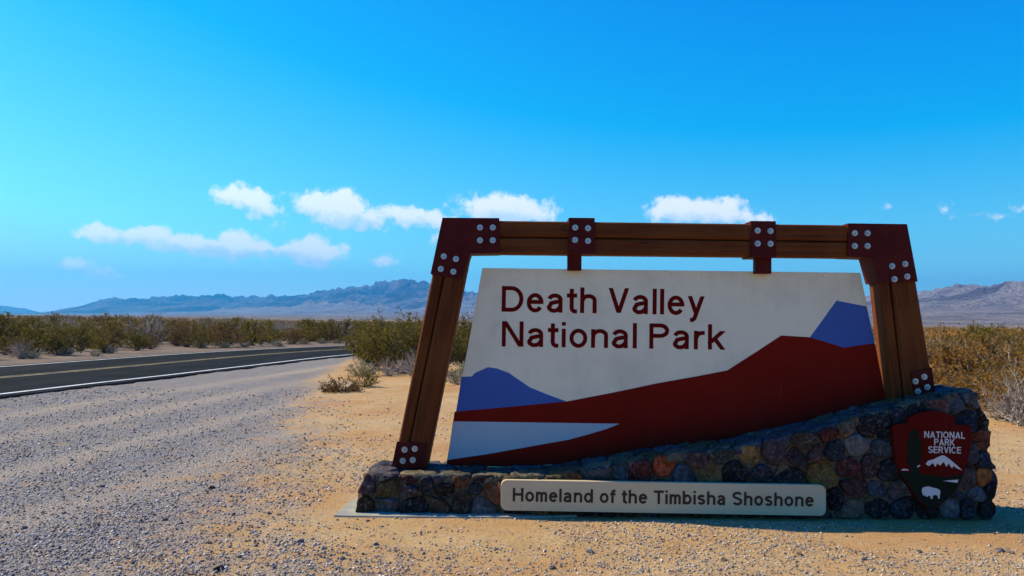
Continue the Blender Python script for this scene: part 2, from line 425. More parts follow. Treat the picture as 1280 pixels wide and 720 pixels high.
def ground_z(x, y):
    sg, ds = road_dist(x, y)
    r = np.hypot(x, y - 7)
    amp = np.clip((r - 12) / 60, 0, 1)
    z = (fbm(x * .03, y * .03, 4, 3) - .5) * 1.2 * amp
    side = np.clip(np.minimum(np.abs(sg - RW / 2) - RW / 2 - 1.0, ds) / 14, 0, 1); side = np.where((sg > -1) & (sg < RW + 1) & (ds < RW + 3), 0, side)
    z = z * side
    # slight swell of the land beyond the road on the left
    z = z + 1.5 * np.clip((-x - 60) / 160, 0, 1) * np.exp(-((y - 260) / 120) ** 2)
    micro = (fbm(x * 1.1, y * 1.1, 4, 11) - .5) * .05 + (fbm(x * 7, y * 7, 3, 12) - .5) * .028
    flat = np.clip((np.abs(y - 7.3) - .75) / .5, 0, 1); flat = np.where((x > -1.8) & (x < 4.6), flat, 1)
    offroad = np.where((sg > -.25) & (sg < RW + .25) & (ds < RW + 1), 0, 1)
    return z + micro * np.where(np.hypot(x, y) < 60, 1, 0) * (0.25 + .75 * flat) * offroad - .03 * (1 - offroad) - 0.0

# ------------------------------------------------------------------ ground sheet
def axis_pts():
    a = list(np.arange(-9, 9.001, .068)); b = []
    s = .06; x = 9.0
    while x < 21000:
        x += s; s *= 1.045; b.append(x)
    return np.array([-v for v in reversed(b)] + a + b)
def yaxis_pts():
    a = list(np.arange(2.5, 15.0, .068)); f = []; s = .06; x = 15.0
    while x < 21000:
        x += s; s *= 1.03; f.append(x)
    bk = []; s = .07; x = 2.5
    while x > -20500:
        x -= s; s *= 1.12; bk.append(x)
    return np.array(list(reversed(bk)) + a + f)
AX = axis_pts(); AY = yaxis_pts()
gX, gY = np.meshgrid(AX, AY)
gZ = ground_z(gX, gY)
nx, ny = len(AX), len(AY)
V = np.stack([gX.ravel(), gY.ravel(), gZ.ravel()], 1)
ii = (np.arange(ny - 1)[:, None] * nx + np.arange(nx - 1)[None]).ravel()
Fc = np.stack([ii, ii + 1, ii + nx + 1, ii + nx], 1)
me = mesh('ground', V, Fc, M_ground, True)
ca = me.color_attributes.new('zone', 'FLOAT_COLOR', 'POINT')
sg, ds = road_dist(gX, gY)
gm = gravel_mask(gX, gY)
verge = ((sg > RW - .5) & (sg < RW + 2.2) & (ds < RW + 3)) * .55
farm = np.clip((np.hypot(gX, gY) - 26) / 14, 0, 1); farm = np.where(sg > RW, 1, farm); farm = np.where(gm > .3, 0, farm)
tr = 0
for o_, w_ in ((-2.4, .35), (-4.1, .35), (-6.0, .3), (-7.6, .3)):
    tr = tr + np.exp(-((sg - o_ + .5 * (fbm(gX * .3, gY * .12, 2, 5) - .5)) / w_) ** 2)
tr = np.clip(tr, 0, 1) * (.35 + fbm(gX * .6, gY * .2, 3, 8))
colr = np.stack([np.maximum(gm, verge).ravel(), farm.ravel(), np.asarray(tr).ravel(), np.ones(gm.size)], 1).astype(np.float32)
ca.data.foreach_set('color', colr.ravel())
tag(obj('ground', me), 'sandy desert ground with grey gravel pull-out', None, None, 'structure')

# ------------------------------------------------------------------ road
def strip(name, o0, o1, z, m, parent=None, thick=0.0, jag=0.0):
    a = NL + NRM * o0; b = NL + NRM * o1
    if jag:
        t = np.arange(len(a)) ; a = a + NRM * ((fbm(t * .8, t * 0 + 3, 3, 2) - .5) * jag)[:, None]
    n = len(a); v = [(p[0], p[1], z) for p in a] + [(p[0], p[1], z) for p in b]
    f = [[i, i + n, i + n + 1, i + 1] for i in range(n - 1)]
    if thick:
        v += [(p[0] - nn[0] * .12, p[1] - nn[1] * .12, z - thick) for p, nn in zip(a, NRM)] + [(p[0] + nn[0] * .12, p[1] + nn[1] * .12, z - thick) for p, nn in zip(b, NRM)]
        f += [[i, i + 1, i + 1 + 2 * n, i + 2 * n] for i in range(n - 1)] + [[i + n, i + 3 * n, i + 3 * n + 1, i + n + 1] for i in range(n - 1)]
    me = mesh(name, v, f, m); fix_normals(me)
    return obj(name, me, parent)
rd = strip('road', -.38, RW + .3, .035, M_asphalt, thick=.09, jag=.16)
tag(rd, 'two-lane asphalt road curving away to the right', None, None, 'structure')
strip('edge_line', -.04, .09, .0392, M_wline, rd)
strip('edge_line', RW - .12, RW + .0, .0392, M_wline, rd)
strip('centre_line', RW / 2 - .17, RW / 2 - .06, .0392, M_yline, rd)
strip('centre_line', RW / 2 + .06, RW / 2 + .17, .0392, M_yline, rd)

# ------------------------------------------------------------------ mountains
def build_mountains():
    prof = [(-900, 392), (-400, 380), (-200, 388), (0, 388), (40, 391), (62, 390), (80, 385), (100, 383), (120, 377), (140, 370), (150, 374), (165, 373), (200, 371), (230, 369), (258, 370),
            (273, 366), (290, 371), (305, 370), (320, 372), (350, 369), (370, 370), (400, 364), (420, 360), (440, 359), (460, 357), (480, 352), (500, 350), (515, 349),
            (530, 352), (550, 357), (570, 361), (590, 365), (620, 367), (680, 372), (760, 362), (850, 358), (960, 366), (1040, 372), (1082, 371), (1100, 368), (1120, 366), (1145, 366), (1165, 362),
            (1190, 357), (1210, 355), (1240, 358), (1255, 352), (1270, 351), (1282, 352), (1320, 356), (1400, 350), (1500, 362), (1700, 355), (2200, 370)]
    P = sorted([sky_uv(x, y) for x, y in prof])
    pa = np.array([p[0] for p in P]); pe = np.tan(np.array([p[1] for p in P]))
    na, nr = 1700, 190
    az = np.linspace(math.radians(-52), math.radians(52), na)
    pk = np.interp(az, pa, pe)
    fine = (fbm(az * 150, az * 0 + 2, 4, 21) - .5) * .0042 + (fbm(az * 45, az * 0 + 5, 2, 25) - .5) * .002
    fine = fine * np.clip(pk / .03, .3, 1)
    # left range stands farther off than the right one
    px = 640 + FPX * np.tan(az)
    rc = np.interp(px, [-400, 300, 640, 900, 1300, 2000], [15500, 15000, 11000, 7500, 5600, 6000])
    t = np.linspace(0, 1, nr)[:, None]; t = np.where(t < .3, t / .3 * .62, .62 + (t - .3) / .7 * .38)
    r0 = 1400.0
    rr = r0 + (rc[None] * 1.12 - r0) * t
    X = rr * np.sin(az)[None]; Y = rr * np.cos(az)[None]
    # alluvial fan: smooth rise to the foot of the range
    fan_el = np.interp(px, [-400, 0, 150, 400, 640, 1000, 1150, 1280, 1600], [2, 1, 3, 9, 13, 18, 22, 23, 23]) / FPX
    foot = .78 * rc
    fz = fan_el[None] * foot[None] * np.clip((rr - r0) / (foot[None] - r0), 0, 1.25) ** 1.5
    s = np.clip((rr - foot[None]) / (rc - foot)[None], 0, 1.6)
    env = np.where(s < 1, s ** .85, np.clip(1 - (s - 1) * 1.6, 0, 1))
    wx = X + 900 * (fbm(X / 2600, Y / 2600, 3, 50) - .5); wy = Y + 900 * (fbm(X / 2600 + 9, Y / 2600, 3, 51) - .5)
    ks = rc[None] / 11000; rid = fbm(wx / (1300 * ks), wy / (1700 * ks), 7, 31, True, .55)
    rid2 = fbm(wx / (380 * ks), wy / (480 * ks), 5, 41, True, .55)
    h = env * (.26 + 1.15 * rid + .40 * (rid2 - .4)) + .16 * (rid2 - .25) * np.clip(s * 8, 0, 1) * (1 - env)
    # detached dark foothills standing in front of the range
    for (hx, hel, hw, hd) in ((393, 12, 30, .70), (447, 14, 24, .69), (478, 7, 14, .66), (425, 6, 22, .6), (355, 6, 30, .64), (300, 7, 34, .66), (560, 9, 40, .68), (1180, 6, 40, .72), (1265, 9, 50, .74)):
        ha = math.atan((hx - 640) / FPX); k = np.exp(-((az[None] - ha) * FPX / hw) ** 2 - ((rr / rc[None] - hd) / .035) ** 2)
        fz = fz + k * hel / FPX * rr * (.5 + .9 * fbm(X / 260, Y / 260, 4, 61, True))
    base = fz
    # scale every column so that its skyline stands at the measured elevation
    need = pk[None] * rr - base + EYE
    best = np.max(np.where(h > 1e-3, 1, 0) * (h / rr), axis=0)
    row = np.argmax(h / rr * (h > 1e-3), axis=0)
    cI = np.arange(na)
    sc_ = (pk * rr[row, cI] - base[row, cI] + EYE) / np.maximum(h[row, cI], 1e-3)
    ker = np.hanning(9); ker /= ker.sum(); 
    for it in range(3):
        z = base + h * sc_[None]
        mx = np.max((z - EYE) / rr, axis=0); sc_ = sc_ * np.clip(pk / np.maximum(mx, 1e-4), .5, 2)
    kr = np.hanning(27); kr /= kr.sum(); sc_ = np.convolve(np.pad(sc_, 13, mode='edge'), kr, 'valid')
    z = base + h * np.maximum(sc_, 0)[None] + fine[None] * rr * np.exp(-((s - 1) / .10) ** 2) * 1.2
    z[0] = -6; z = np.where(rr < r0 + 60, -3, z)
    V = np.stack([X.ravel(), Y.ravel(), z.ravel()], 1)
    i = (np.arange(nr - 1)[:, None] * na + np.arange(na - 1)[None]).ravel()
    F = np.stack([i, i + 1, i + na + 1, i + na], 1)
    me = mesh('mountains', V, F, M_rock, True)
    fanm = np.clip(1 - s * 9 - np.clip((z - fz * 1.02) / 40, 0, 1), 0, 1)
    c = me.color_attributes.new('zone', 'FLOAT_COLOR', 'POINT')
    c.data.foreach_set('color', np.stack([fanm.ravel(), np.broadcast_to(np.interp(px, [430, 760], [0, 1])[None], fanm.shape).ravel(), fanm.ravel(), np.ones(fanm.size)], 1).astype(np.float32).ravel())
    tag(obj('mountains', me), 'bare desert mountain range along the horizon with a pale fan at its foot', None, None, 'structure')
    print('mountain top', z.max())
    # pale far ridge at the left edge of the view
    az2 = np.linspace(math.radians(-52), math.radians(-25), 260)
    px2 = 640 + FPX * np.tan(az2)
    el2 = np.interp(px2, [-700, -300, -60, 5, 28, 50, 80], [12, 16, 13, 10, 8, 4, 0]) / FPX
    el2 = el2 * (1 + .16 * (fbm(az2 * 90, az2 * 0, 3, 77) - .5))
    rows = []
    for k, (rm, hh) in enumerate(((17500, 0), (18200, .55), (19000, 1.0), (19900, .5), (20800, 0))):
        rows.append(np.stack([rm * np.sin(az2), rm * np.cos(az2), (el2 * 19000 * hh * (1 + .15 * (fbm(az2 * 120, az2 * 0 + k, 2, 70) - .5))) - 4 + 2 * (hh > 0)], 1))
    V = np.concatenate(rows); n = 260
    i = (np.arange(4)[:, None] * n + np.arange(n - 1)[None]).ravel(); F = np.stack([i, i + 1, i + n + 1, i + n], 1)
    me = mesh('far_hills', V, F, M_rock, True)
    tag(obj('far_hills', me), 'faint far hills low on the left horizon', None, None, 'structure')
build_mountains()

# ------------------------------------------------------------------ stone wall
DF, DB = 6.95, 7.66          # front and back depth
DP = 7.28                    # front of the timber posts
top_px = [(457, 592), (480, 594), (540, 594), (620, 595), (690, 594), (730, 587), (780, 578), (830, 569), (925, 558), (988, 544), (1048, 530), (1094, 516), (1122, 509), (1164, 498), (1219, 487)]
right_px = [(1224, 505), (1234, 520), (1238, 545), (1240, 580), (1245, 605), (1248, 650)]
topW = [at(x, y, DF) for x, y in top_px]
rightW = [at(x, y, DF) for x, y in right_px]
leftW = [at(443, 652, DF), at(446, 615, DF)]
WALL = leftW + topW + rightW       # outline in (x, z)
tx = np.array([p[0] for p in topW]); tz = np.array([p[1] for p in topW])
def top_z(x): return float(np.interp(x, tx, tz))

wall = empty('stone_wall', (1.3, 7.3, 0))
tag(wall, 'low wall of mixed red, blue and tan field stones rising to the right, under the timber frame', 'wall')
def par(o, p):               # parent but keep world coordinates of the mesh
    o.parent = p; o.matrix_parent_inverse = Matrix.Translation(p.location).inverted(); return o
def inset(poly, d):
    c = np.mean(np.array(poly), 0); out = []
    n = len(poly)
    for i in range(n):
        p0 = np.array(poly[i - 1]); p = np.array(poly[i]); p1 = np.array(poly[(i + 1) % n])
        e0 = p - p0; e1 = p1 - p; n0 = np.array((e0[1], -e0[0])); n1 = np.array((e1[1], -e1[0]))
        nn = n0 / (np.linalg.norm(n0) + 1e-9) + n1 / (np.linalg.norm(n1) + 1e-9); nn /= np.linalg.norm(nn) + 1e-9
        out.append(tuple(p + nn * d))
    return out
core = [(x, z) for x, z in inset(WALL, .035)]
core = [(x, max(z, -.1)) for x, z in core]
core[0] = (core[0][0], -.1); core[-1] = (core[-1][0], -.1)
par(prism('mortar', core, DF + .035, DB - .03, M_mortar), wall)

def clip_poly(poly, px, py, nx_, ny_):
    out = []
    for i in range(len(poly)):
        a = poly[i]; b = poly[(i + 1) % len(poly)]
        da = (a[0] - px) * nx_ + (a[1] - py) * ny_; db = (b[0] - px) * nx_ + (b[1] - py) * ny_
        if da <= 0: out.append(a)
        if (da < 0 < db) or (db < 0 < da):
            t = da / (da - db); out.append((a[0] + (b[0] - a[0]) * t, a[1] + (b[1] - a[1]) * t))
    return out
def chaikin(p, k=2):
    for _ in range(k):
        q = []
        for i in range(len(p)):
            a = np.array(p[i]); b = np.array(p[(i + 1) % len(p)]); q += [tuple(a * .75 + b * .25), tuple(a * .25 + b * .75)]
        p = q
    return p
def resample(p, n):
    P = np.array(p + [p[0]]); L = np.concatenate([[0], np.cumsum(np.linalg.norm(np.diff(P, axis=0), axis=1))])
    t = np.linspace(0, L[-1], n, endpoint=False); return np.stack([np.interp(t, L, P[:, 0]), np.interp(t, L, P[:, 1])], 1)
def in_poly(x, y, poly):
    c = False
    for i in range(len(poly)):
        a = poly[i]; b = poly[i - 1]
        if (a[1] > y) != (b[1] > y) and x < (b[0] - a[0]) * (y - a[1]) / (b[1] - a[1]) + a[0]: c = not c
    return c
PAL = [(.16, .055, .035), (.11, .11, .12), (.24, .13, .06), (.13, .08, .07), (.07, .07, .08), (.19, .16, .14), (.21, .09, .05), (.12, .08, .05), (.17, .13, .13), (.08, .055, .05), (.16, .15, .14), (.27, .19, .11)]
SR = random.Random(11)
def stones(bound, seeds, fmap, H=(.03, .055), gap=.006, n=16, tilt=.42):
    wt = [SR.uniform(0, .0075) for _ in seeds]
    for i, (sx, sy, col) in enumerate(seeds):
        poly = list(bound)
        for j, (qx, qy, _) in enumerate(seeds):
            if i == j: continue
            dx, dy = qx - sx, qy - sy
            if dx * dx + dy * dy > .6: continue
            tt = min(.72, max(.28, .5 + (wt[i] - wt[j]) / (2 * (dx * dx + dy * dy)))); poly = clip_poly(poly, sx + dx * tt, sy + dy * tt, dx, dy)
            if len(poly) < 3: break
        if len(poly) < 3: continue
        P = resample(chaikin(poly, 1), n); c = P.mean(0)
        ext = np.linalg.norm(P - c, axis=1)
        if ext.mean() < .022: continue
        P = c + (P - c) * (1 - gap / ext.mean()) * (1 + (rng.random(n)[:, None] - .5) * .11)
        h = SR.uniform(*H) * min(1, ext.mean() / .07)
        tl = (SR.uniform(-tilt, tilt), SR.uniform(-tilt, tilt)); tex = SR.random() * 50
        v = []; ph = rng.random(3) * 9
        for sc_, hh in ((1.0, -.03), (1.01, .45 * h), (.94, .90 * h), (.72, h), (.35, h * 1.0)):
            for k in range(n):
                q = c + (P[k] - c) * sc_
                z = hh + (0 if hh < 0 else (fbm(np.array([q[0] * 22 + ph[0]]), np.array([q[1] * 22 + ph[1]]), 2, i)[0] - .5) * .9 * h + ((q[0] - c[0]) * tl[0] + (q[1] - c[1]) * tl[1]) * (sc_ < .95))
                v.append(fmap(q[0], q[1], z))
        v.append(fmap(c[0], c[1], h * 1.05))
        f = []
        for r_ in range(4):
            for k in range(n): f.append([r_ * n + k, r_ * n + (k + 1) % n, (r_ + 1) * n + (k + 1) % n, (r_ + 1) * n + k])
        for k in range(n): f.append([4 * n + k, 4 * n + (k + 1) % n, 5 * n])
        w = Vector(fmap(c[0], c[1], 0)); v = [tuple(Vector(p) - w) for p in v]
        me = mesh('stone', v, f, M_stone, True); fix_normals(me)
        o = obj('stone', me); o.location = w; par(o, wall)
        if col is None: col = SR.choice(PAL)
        k = SR.uniform(.4, .72); mn = min(col); col = tuple(mn * .7 + (c_ - mn) * 1.15 for c_ in col); o.color = (col[0] * k, col[1] * k, col[2] * k, 1)
def poisson(bound, have, dmin, tries=2500):
    xs = [p[0] for p in bound]; ys = [p[1] for p in bound]; out = list(have)
    for _ in range(tries):
        x = SR.uniform(min(xs), max(xs)); y = SR.uniform(min(ys), max(ys))
        if not in_poly(x, y, bound): continue
        if all((x - q[0]) ** 2 + (y - q[1]) ** 2 > (dmin * (1 if i >= len(have) else .82)) ** 2 for i, q in enumerate(out)): out.append((x, y, None))
    return out
navy = (.06, .063, .075); drk = (.045, .035, .035); brn = (.15, .085, .05); rst = (.24, .10, .045); gry = (.22, .22, .22); lil = (.22, .18, .18)
pur = (.15, .09, .085); tanc = (.42, .26, .12); orange = (.60, .11, .03); olv = (.15, .11, .05); dred = (.15, .04, .035); pale = (.40, .40, .41); gbl = (.14, .15, .17)
SEED = [(459, 607, pur), (452, 634, brn), (482, 631, gry), (477, 598, navy), (512, 616, lil), (484, 612, olv), (515, 597, dred), (533, 607, navy), (551, 597, gbl), (556, 613, drk), (550, 632, brn), (518, 634, drk),
        (574, 601, rst), (577, 628, brn), (596, 612, navy), (602, 634, gry), (615, 617, rst), (600, 597, drk), (645, 595, olv), (670, 596, drk), (716, 593, rst), (690, 597, olv), (744, 588, gbl), (775, 586, gbl), (800, 586, dred), (831, 583, orange),
        (872, 574, pur), (904, 573, (.13, .15, .13)), (938, 571, tanc), (853, 594, gbl), (890, 594, (.28, .17, .07)), (917, 590, drk), (955, 592, navy), (985, 594, drk), (968, 567, pur), (992, 572, pur), (1022, 563, (.25, .13, .11)), (1008, 548, brn), (1030, 594, (.34, .20, .06)),
        (1068, 556, pale), (1056, 534, (.42, .27, .17)), (1036, 541, dred), (1085, 530, drk), (1105, 563, gbl), (1105, 532, navy), (1062, 585, dred), (1090, 584, pur), (1110, 590, navy), (1068, 608, (.18, .07, .06)), (1065, 638, (.33, .24, .18)), (1100, 611, gbl), (1122, 612, lil), (1098, 637, drk), (1045, 625, drk), (1130, 637, navy),
        (1213, 497, gry), (1197, 504, gry), (1172, 508, (.30, .14, .12)), (1145, 512, drk), (1124, 521, navy), (1209, 523, navy), (1227, 524, drk), (1230, 549, (.26, .10, .07)), (1212, 565, lil), (1230, 574, navy), (1206, 600, lil), (1229, 597, (.55, .19, .06)), (1222, 618, pale), (1196, 616, gbl), (1190, 634, pale), (1241, 615, drk), (1236, 640, drk), (1212, 638, navy), (1160, 640, drk),
        (640, 640, drk), (700, 642, brn), (760, 642, drk), (820, 642, gbl), (880, 643, brn), (940, 644, drk), (1000, 645, navy)]
fs = [(*at(x, y, DF), c) for x, y, c in SEED]
fbound = [(x, max(z, -.03)) for x, z in WALL]
fs = poisson(fbound, fs, .185)
stones(fbound, fs, lambda u, v, h: (u, DF + .035 - h, v), (.024, .052))
# top of the wall
tb = [(tx[0], DF + .01), (tx[-1] + .02, DF + .01), (tx[-1] + .02, DB - .01), (tx[0], DB - .01)]
CAPC = [(.30, .25, .17), (.20, .20, .22), (.26, .16, .09), (.16, .15, .17), (.34, .30, .22), (.24, .20, .20)]
ts = [(x, y, SR.choice(CAPC)) for x, y, _ in poisson(tb, [], .20)]
stones(tb, ts, lambda u, v, h: (u, v, top_z(u) - .035 + h), (.030, .042), .006, tilt=.06)
# the two ends
zl = topW[0][1]; zr = topW[-1][1]
lb = [(DF + .02, 0), (DB - .02, 0), (DB - .02, zl - .01), (DF + .02, zl - .01)]
stones(lb, poisson(lb, [], .17), lambda u, v, h: (leftW[0][0] + (topW[0][0] - leftW[0][0]) * v / zl + .03 - h, u, v), (.025, .045))
rb = [(DF + .02, 0), (DB - .02, 0), (DB - .02, zr - .01), (DF + .02, zr - .01)]
RX = sorted([(z, x) for x, z in rightW] + [(zr, topW[-1][0])])
stones(rb, poisson(rb, [], .18), lambda u, v, h: (float(np.interp(v, [a for a, _ in RX], [b for _, b in RX])) - .035 + h, u, v), (.03, .055))
# concrete footing under the wall
fp = [(leftW[0][0] - .15, DF - .11), (leftW[0][0] + .3, DF - .12), (.1, DF - .10), (.55, DF - .02), (.55, DF + .3), (leftW[0][0] - .04, DB + .05), (leftW[0][0] - .12, DF + .35)]
n = len(fp); fv = [(x, y, .016) for x, y in fp] + [(x, y, -.1) for x, y in fp]
fme = mesh('footing', fv, [list(range(n)), list(range(2 * n - 1, n - 1, -1))] + [[i, i + n, (i + 1) % n + n, (i + 1) % n] for i in range(n)], M_conc); fix_normals(fme)
ft = bevel(obj('footing', fme), .005)
par(ft, wall)

# ------------------------------------------------------------------ timber frame
frame = empty('timber_frame', (1.3, 7.4, 0.3))
tag(frame, 'trapezoid frame of dark brown timbers with maroon steel corner plates, carrying the park sign', 'sign frame')
PD = .25
def quad_at(pts, D): return [at(x, y, D) for x, y in pts]
def timber(name, pts, y0, y1, m):
    poly = quad_at(pts, DP); c = (sum(p[0] for p in poly) / 4, (y0 + y1) / 2, sum(p[1] for p in poly) / 4)
    o = prism(name, [(x - c[0], z - c[2]) for x, z in poly], y0 - c[1], y1 - c[1], m); o.location = c
    return o
def zrot(o, ang):            # turn the grain with the leaning post: mesh counter-rotated, object rotated
    R = Matrix.Rotation(ang, 4, 'Y'); o.data.transform(R.inverted()); o.matrix_world = Matrix.Translation(o.location) @ R
    return o
bpy.context.view_layer.update()
def addt(o, ang=0):
    if ang: zrot(o, ang)
    bevel(o, .024, 4); mw = o.matrix_world.copy() if ang else Matrix.Translation(o.location)
    o.parent = frame; o.matrix_parent_inverse = Matrix.Translation(frame.location).inverted(); 
# left post: outer and inner timber
la = math.atan2(55, 300); ra = -math.atan2(38, 230)
addt(timber('post_timber', [(491, 586), (504.5, 587), (564, 300), (549, 300)], DP, DP + PD, M_woodz), la)
addt(timber('post_timber', [(505.5, 587), (533, 587), (591, 300), (565, 300)], DP - .012, DP + PD, M_woodz), la)
# right post
addt(timber('post_timber', [(1118.5, 506), (1131, 502), (1107, 300), (1094, 300)], DP + .012, DP + PD, M_woodz), ra)
addt(timber('post_timber', [(1132, 503), (1169, 494), (1137, 300), (1108, 300)], DP, DP + PD, M_woodz), ra)
# two stacked beams
addt(timber('beam', [(566, 275), (1120, 282), (1120, 302.2), (566, 294.7)], DP - .003, DP + PD + .006, M_woodx))
addt(timber('beam', [(566, 295.5), (1120, 303), (1120, 322), (566, 316)], DP + .004, DP + PD - .006, M_woodx))
def bolts(pts, plate, D):
    for x, y in pts:
        X, Z = at(x, y, D)
        v = []; f = []; mi = []
        def disc(r, y0, y1, n, k, rot=0):
            b = len(v)
            for yy in (y0, y1):
                for i in range(n):
                    a = 2 * math.pi * i / n + rot; v.append((r * math.cos(a), yy, r * math.sin(a)))
            f.append([b + n + i for i in range(n)]); mi.append(k)
            for i in range(n): f.append([b + i, b + (i + 1) % n, b + n + (i + 1) % n, b + n + i]); mi.append(k)
        disc(.0255, .002, -.005, 18, 0); disc(.0155, -.005, -.0075, 16, 1); disc(.0145, -.0075, -.019, 6, 0, random.random())
        disc(.006, -.019, -.021, 8, 1)
        me = mesh('bolt', v, f, [M_bolt, M_hole], mi=mi); fix_normals(me)
        o = obj('bolt', me); o.location = (X, D, Z)
        o.parent = plate; o.matrix_parent_inverse = plate.matrix_world.inverted()
def plate(pts, bl, y=DP - .018, t=.016, deep=None):
    poly = quad_at(pts, y)
    o = prism('bracket_plate', poly, y, deep if deep else y + t - .001, M_plate, None, .003)
    c = np.mean(np.array(poly), 0); o.data.transform(Matrix.Translation((-c[0], -y, -c[1]))); o.location = (c[0], y, c[1])
    o.parent = frame; o.matrix_parent_inverse = Matrix.Translation(frame.location).inverted()
    bpy.context.view_layer.update()
    bolts(bl, o, y); return o
BK = DP + PD + .016      # plates wrap over the timbers to the back
plate([(553, 272), (624, 272.5), (624, 316.5), (588, 317), (577, 350), (538, 342.5)], [(600, 284.4), (616, 284.4), (600, 300.4), (616, 300.4), (554.7, 320.4), (570, 323.8), (551, 336.2), (566.7, 339.6)], deep=BK)
plate([(1060, 279), (1134, 280), (1147.5, 352), (1099, 354), (1090, 322), (1060, 321)], [(1068.3, 291.5), (1084.3, 291.5), (1068.3, 307.5), (1084.3, 307.5), (1115, 332.7), (1131.3, 330), (1118, 349), (1134, 345.7)], deep=BK)
plate([(711, 272), (743.5, 272.4), (743.5, 317.5), (711, 317)], [(719, 284.5), (735, 285.3), (718.7, 300), (735, 301.2)], deep=BK)
plate([(938.5, 276), (970, 276.4), (970, 322), (938.5, 321.6)], [(947, 288.3), (963, 288.8), (947, 304.5), (963, 304.7)], deep=BK)
plate([(496, 552), (535.5, 553), (529, 586), (489, 585.5)], [(505.7, 562), (518.5, 561), (503.5, 576), (516, 575)])
plate([(1139, 466), (1165, 459), (1169.5, 493), (1144, 500)], [(1144.3, 476.7), (1155.3, 471), (1147.3, 489.3), (1159, 484)])
for a in ([(709.5, 316), (727, 316), (727, 338), (709.5, 338)], [(944, 320), (964.5, 320), (964.5, 342), (944, 342)]):
    o = prism('hanger', quad_at(a, DP + .06), DP + .06, DP + .13, M_plate, None, .003); par(o, frame)

# ------------------------------------------------------------------ lettering: drawn strokes
def arc(cx, cy, rx, ry, a0, a1, n=14):
    return [(cx + rx * math.cos(math.radians(a0 + (a1 - a0) * i / n)), cy + ry * math.sin(math.radians(a0 + (a1 - a0) * i / n))) for i in range(n + 1)]
def ribbon(pts, w, closed=False):
    P = [np.array(p, float) for p in pts]; n = len(P); L = []; R = []
    if n == 2 and abs(P[1][0] - P[0][0]) > .02 and abs(P[1][1] - P[0][1]) > .2:
        d = P[1] - P[0]; o = np.array((w / 2 * np.linalg.norm(d) / abs(d[1]), 0)); o = o if d[1] < 0 else -o
        return [P[0] + o, P[1] + o], [P[0] - o, P[1] - o]
    for i in range(n):
        if closed: a, b, c = P[i - 1], P[i], P[(i + 1) % n]
        else: a, b, c = P[max(i - 1, 0)], P[i], P[min(i + 1, n - 1)]
        d0 = b - a if np.linalg.norm(b - a) > 1e-9 else c - b; d1 = c - b if np.linalg.norm(c - b) > 1e-9 else b - a
        d0 = d0 / np.linalg.norm(d0); d1 = d1 / np.linalg.norm(d1)
        n0 = np.array((-d0[1], d0[0])); n1 = np.array((-d1[1], d1[0])); m = n0 + n1; m /= np.linalg.norm(m)
        k = min(1 / max(m.dot(n0), .35), 2.2) * w / 2
        L.append(b + m * k); R.append(b - m * k)
    return L, R
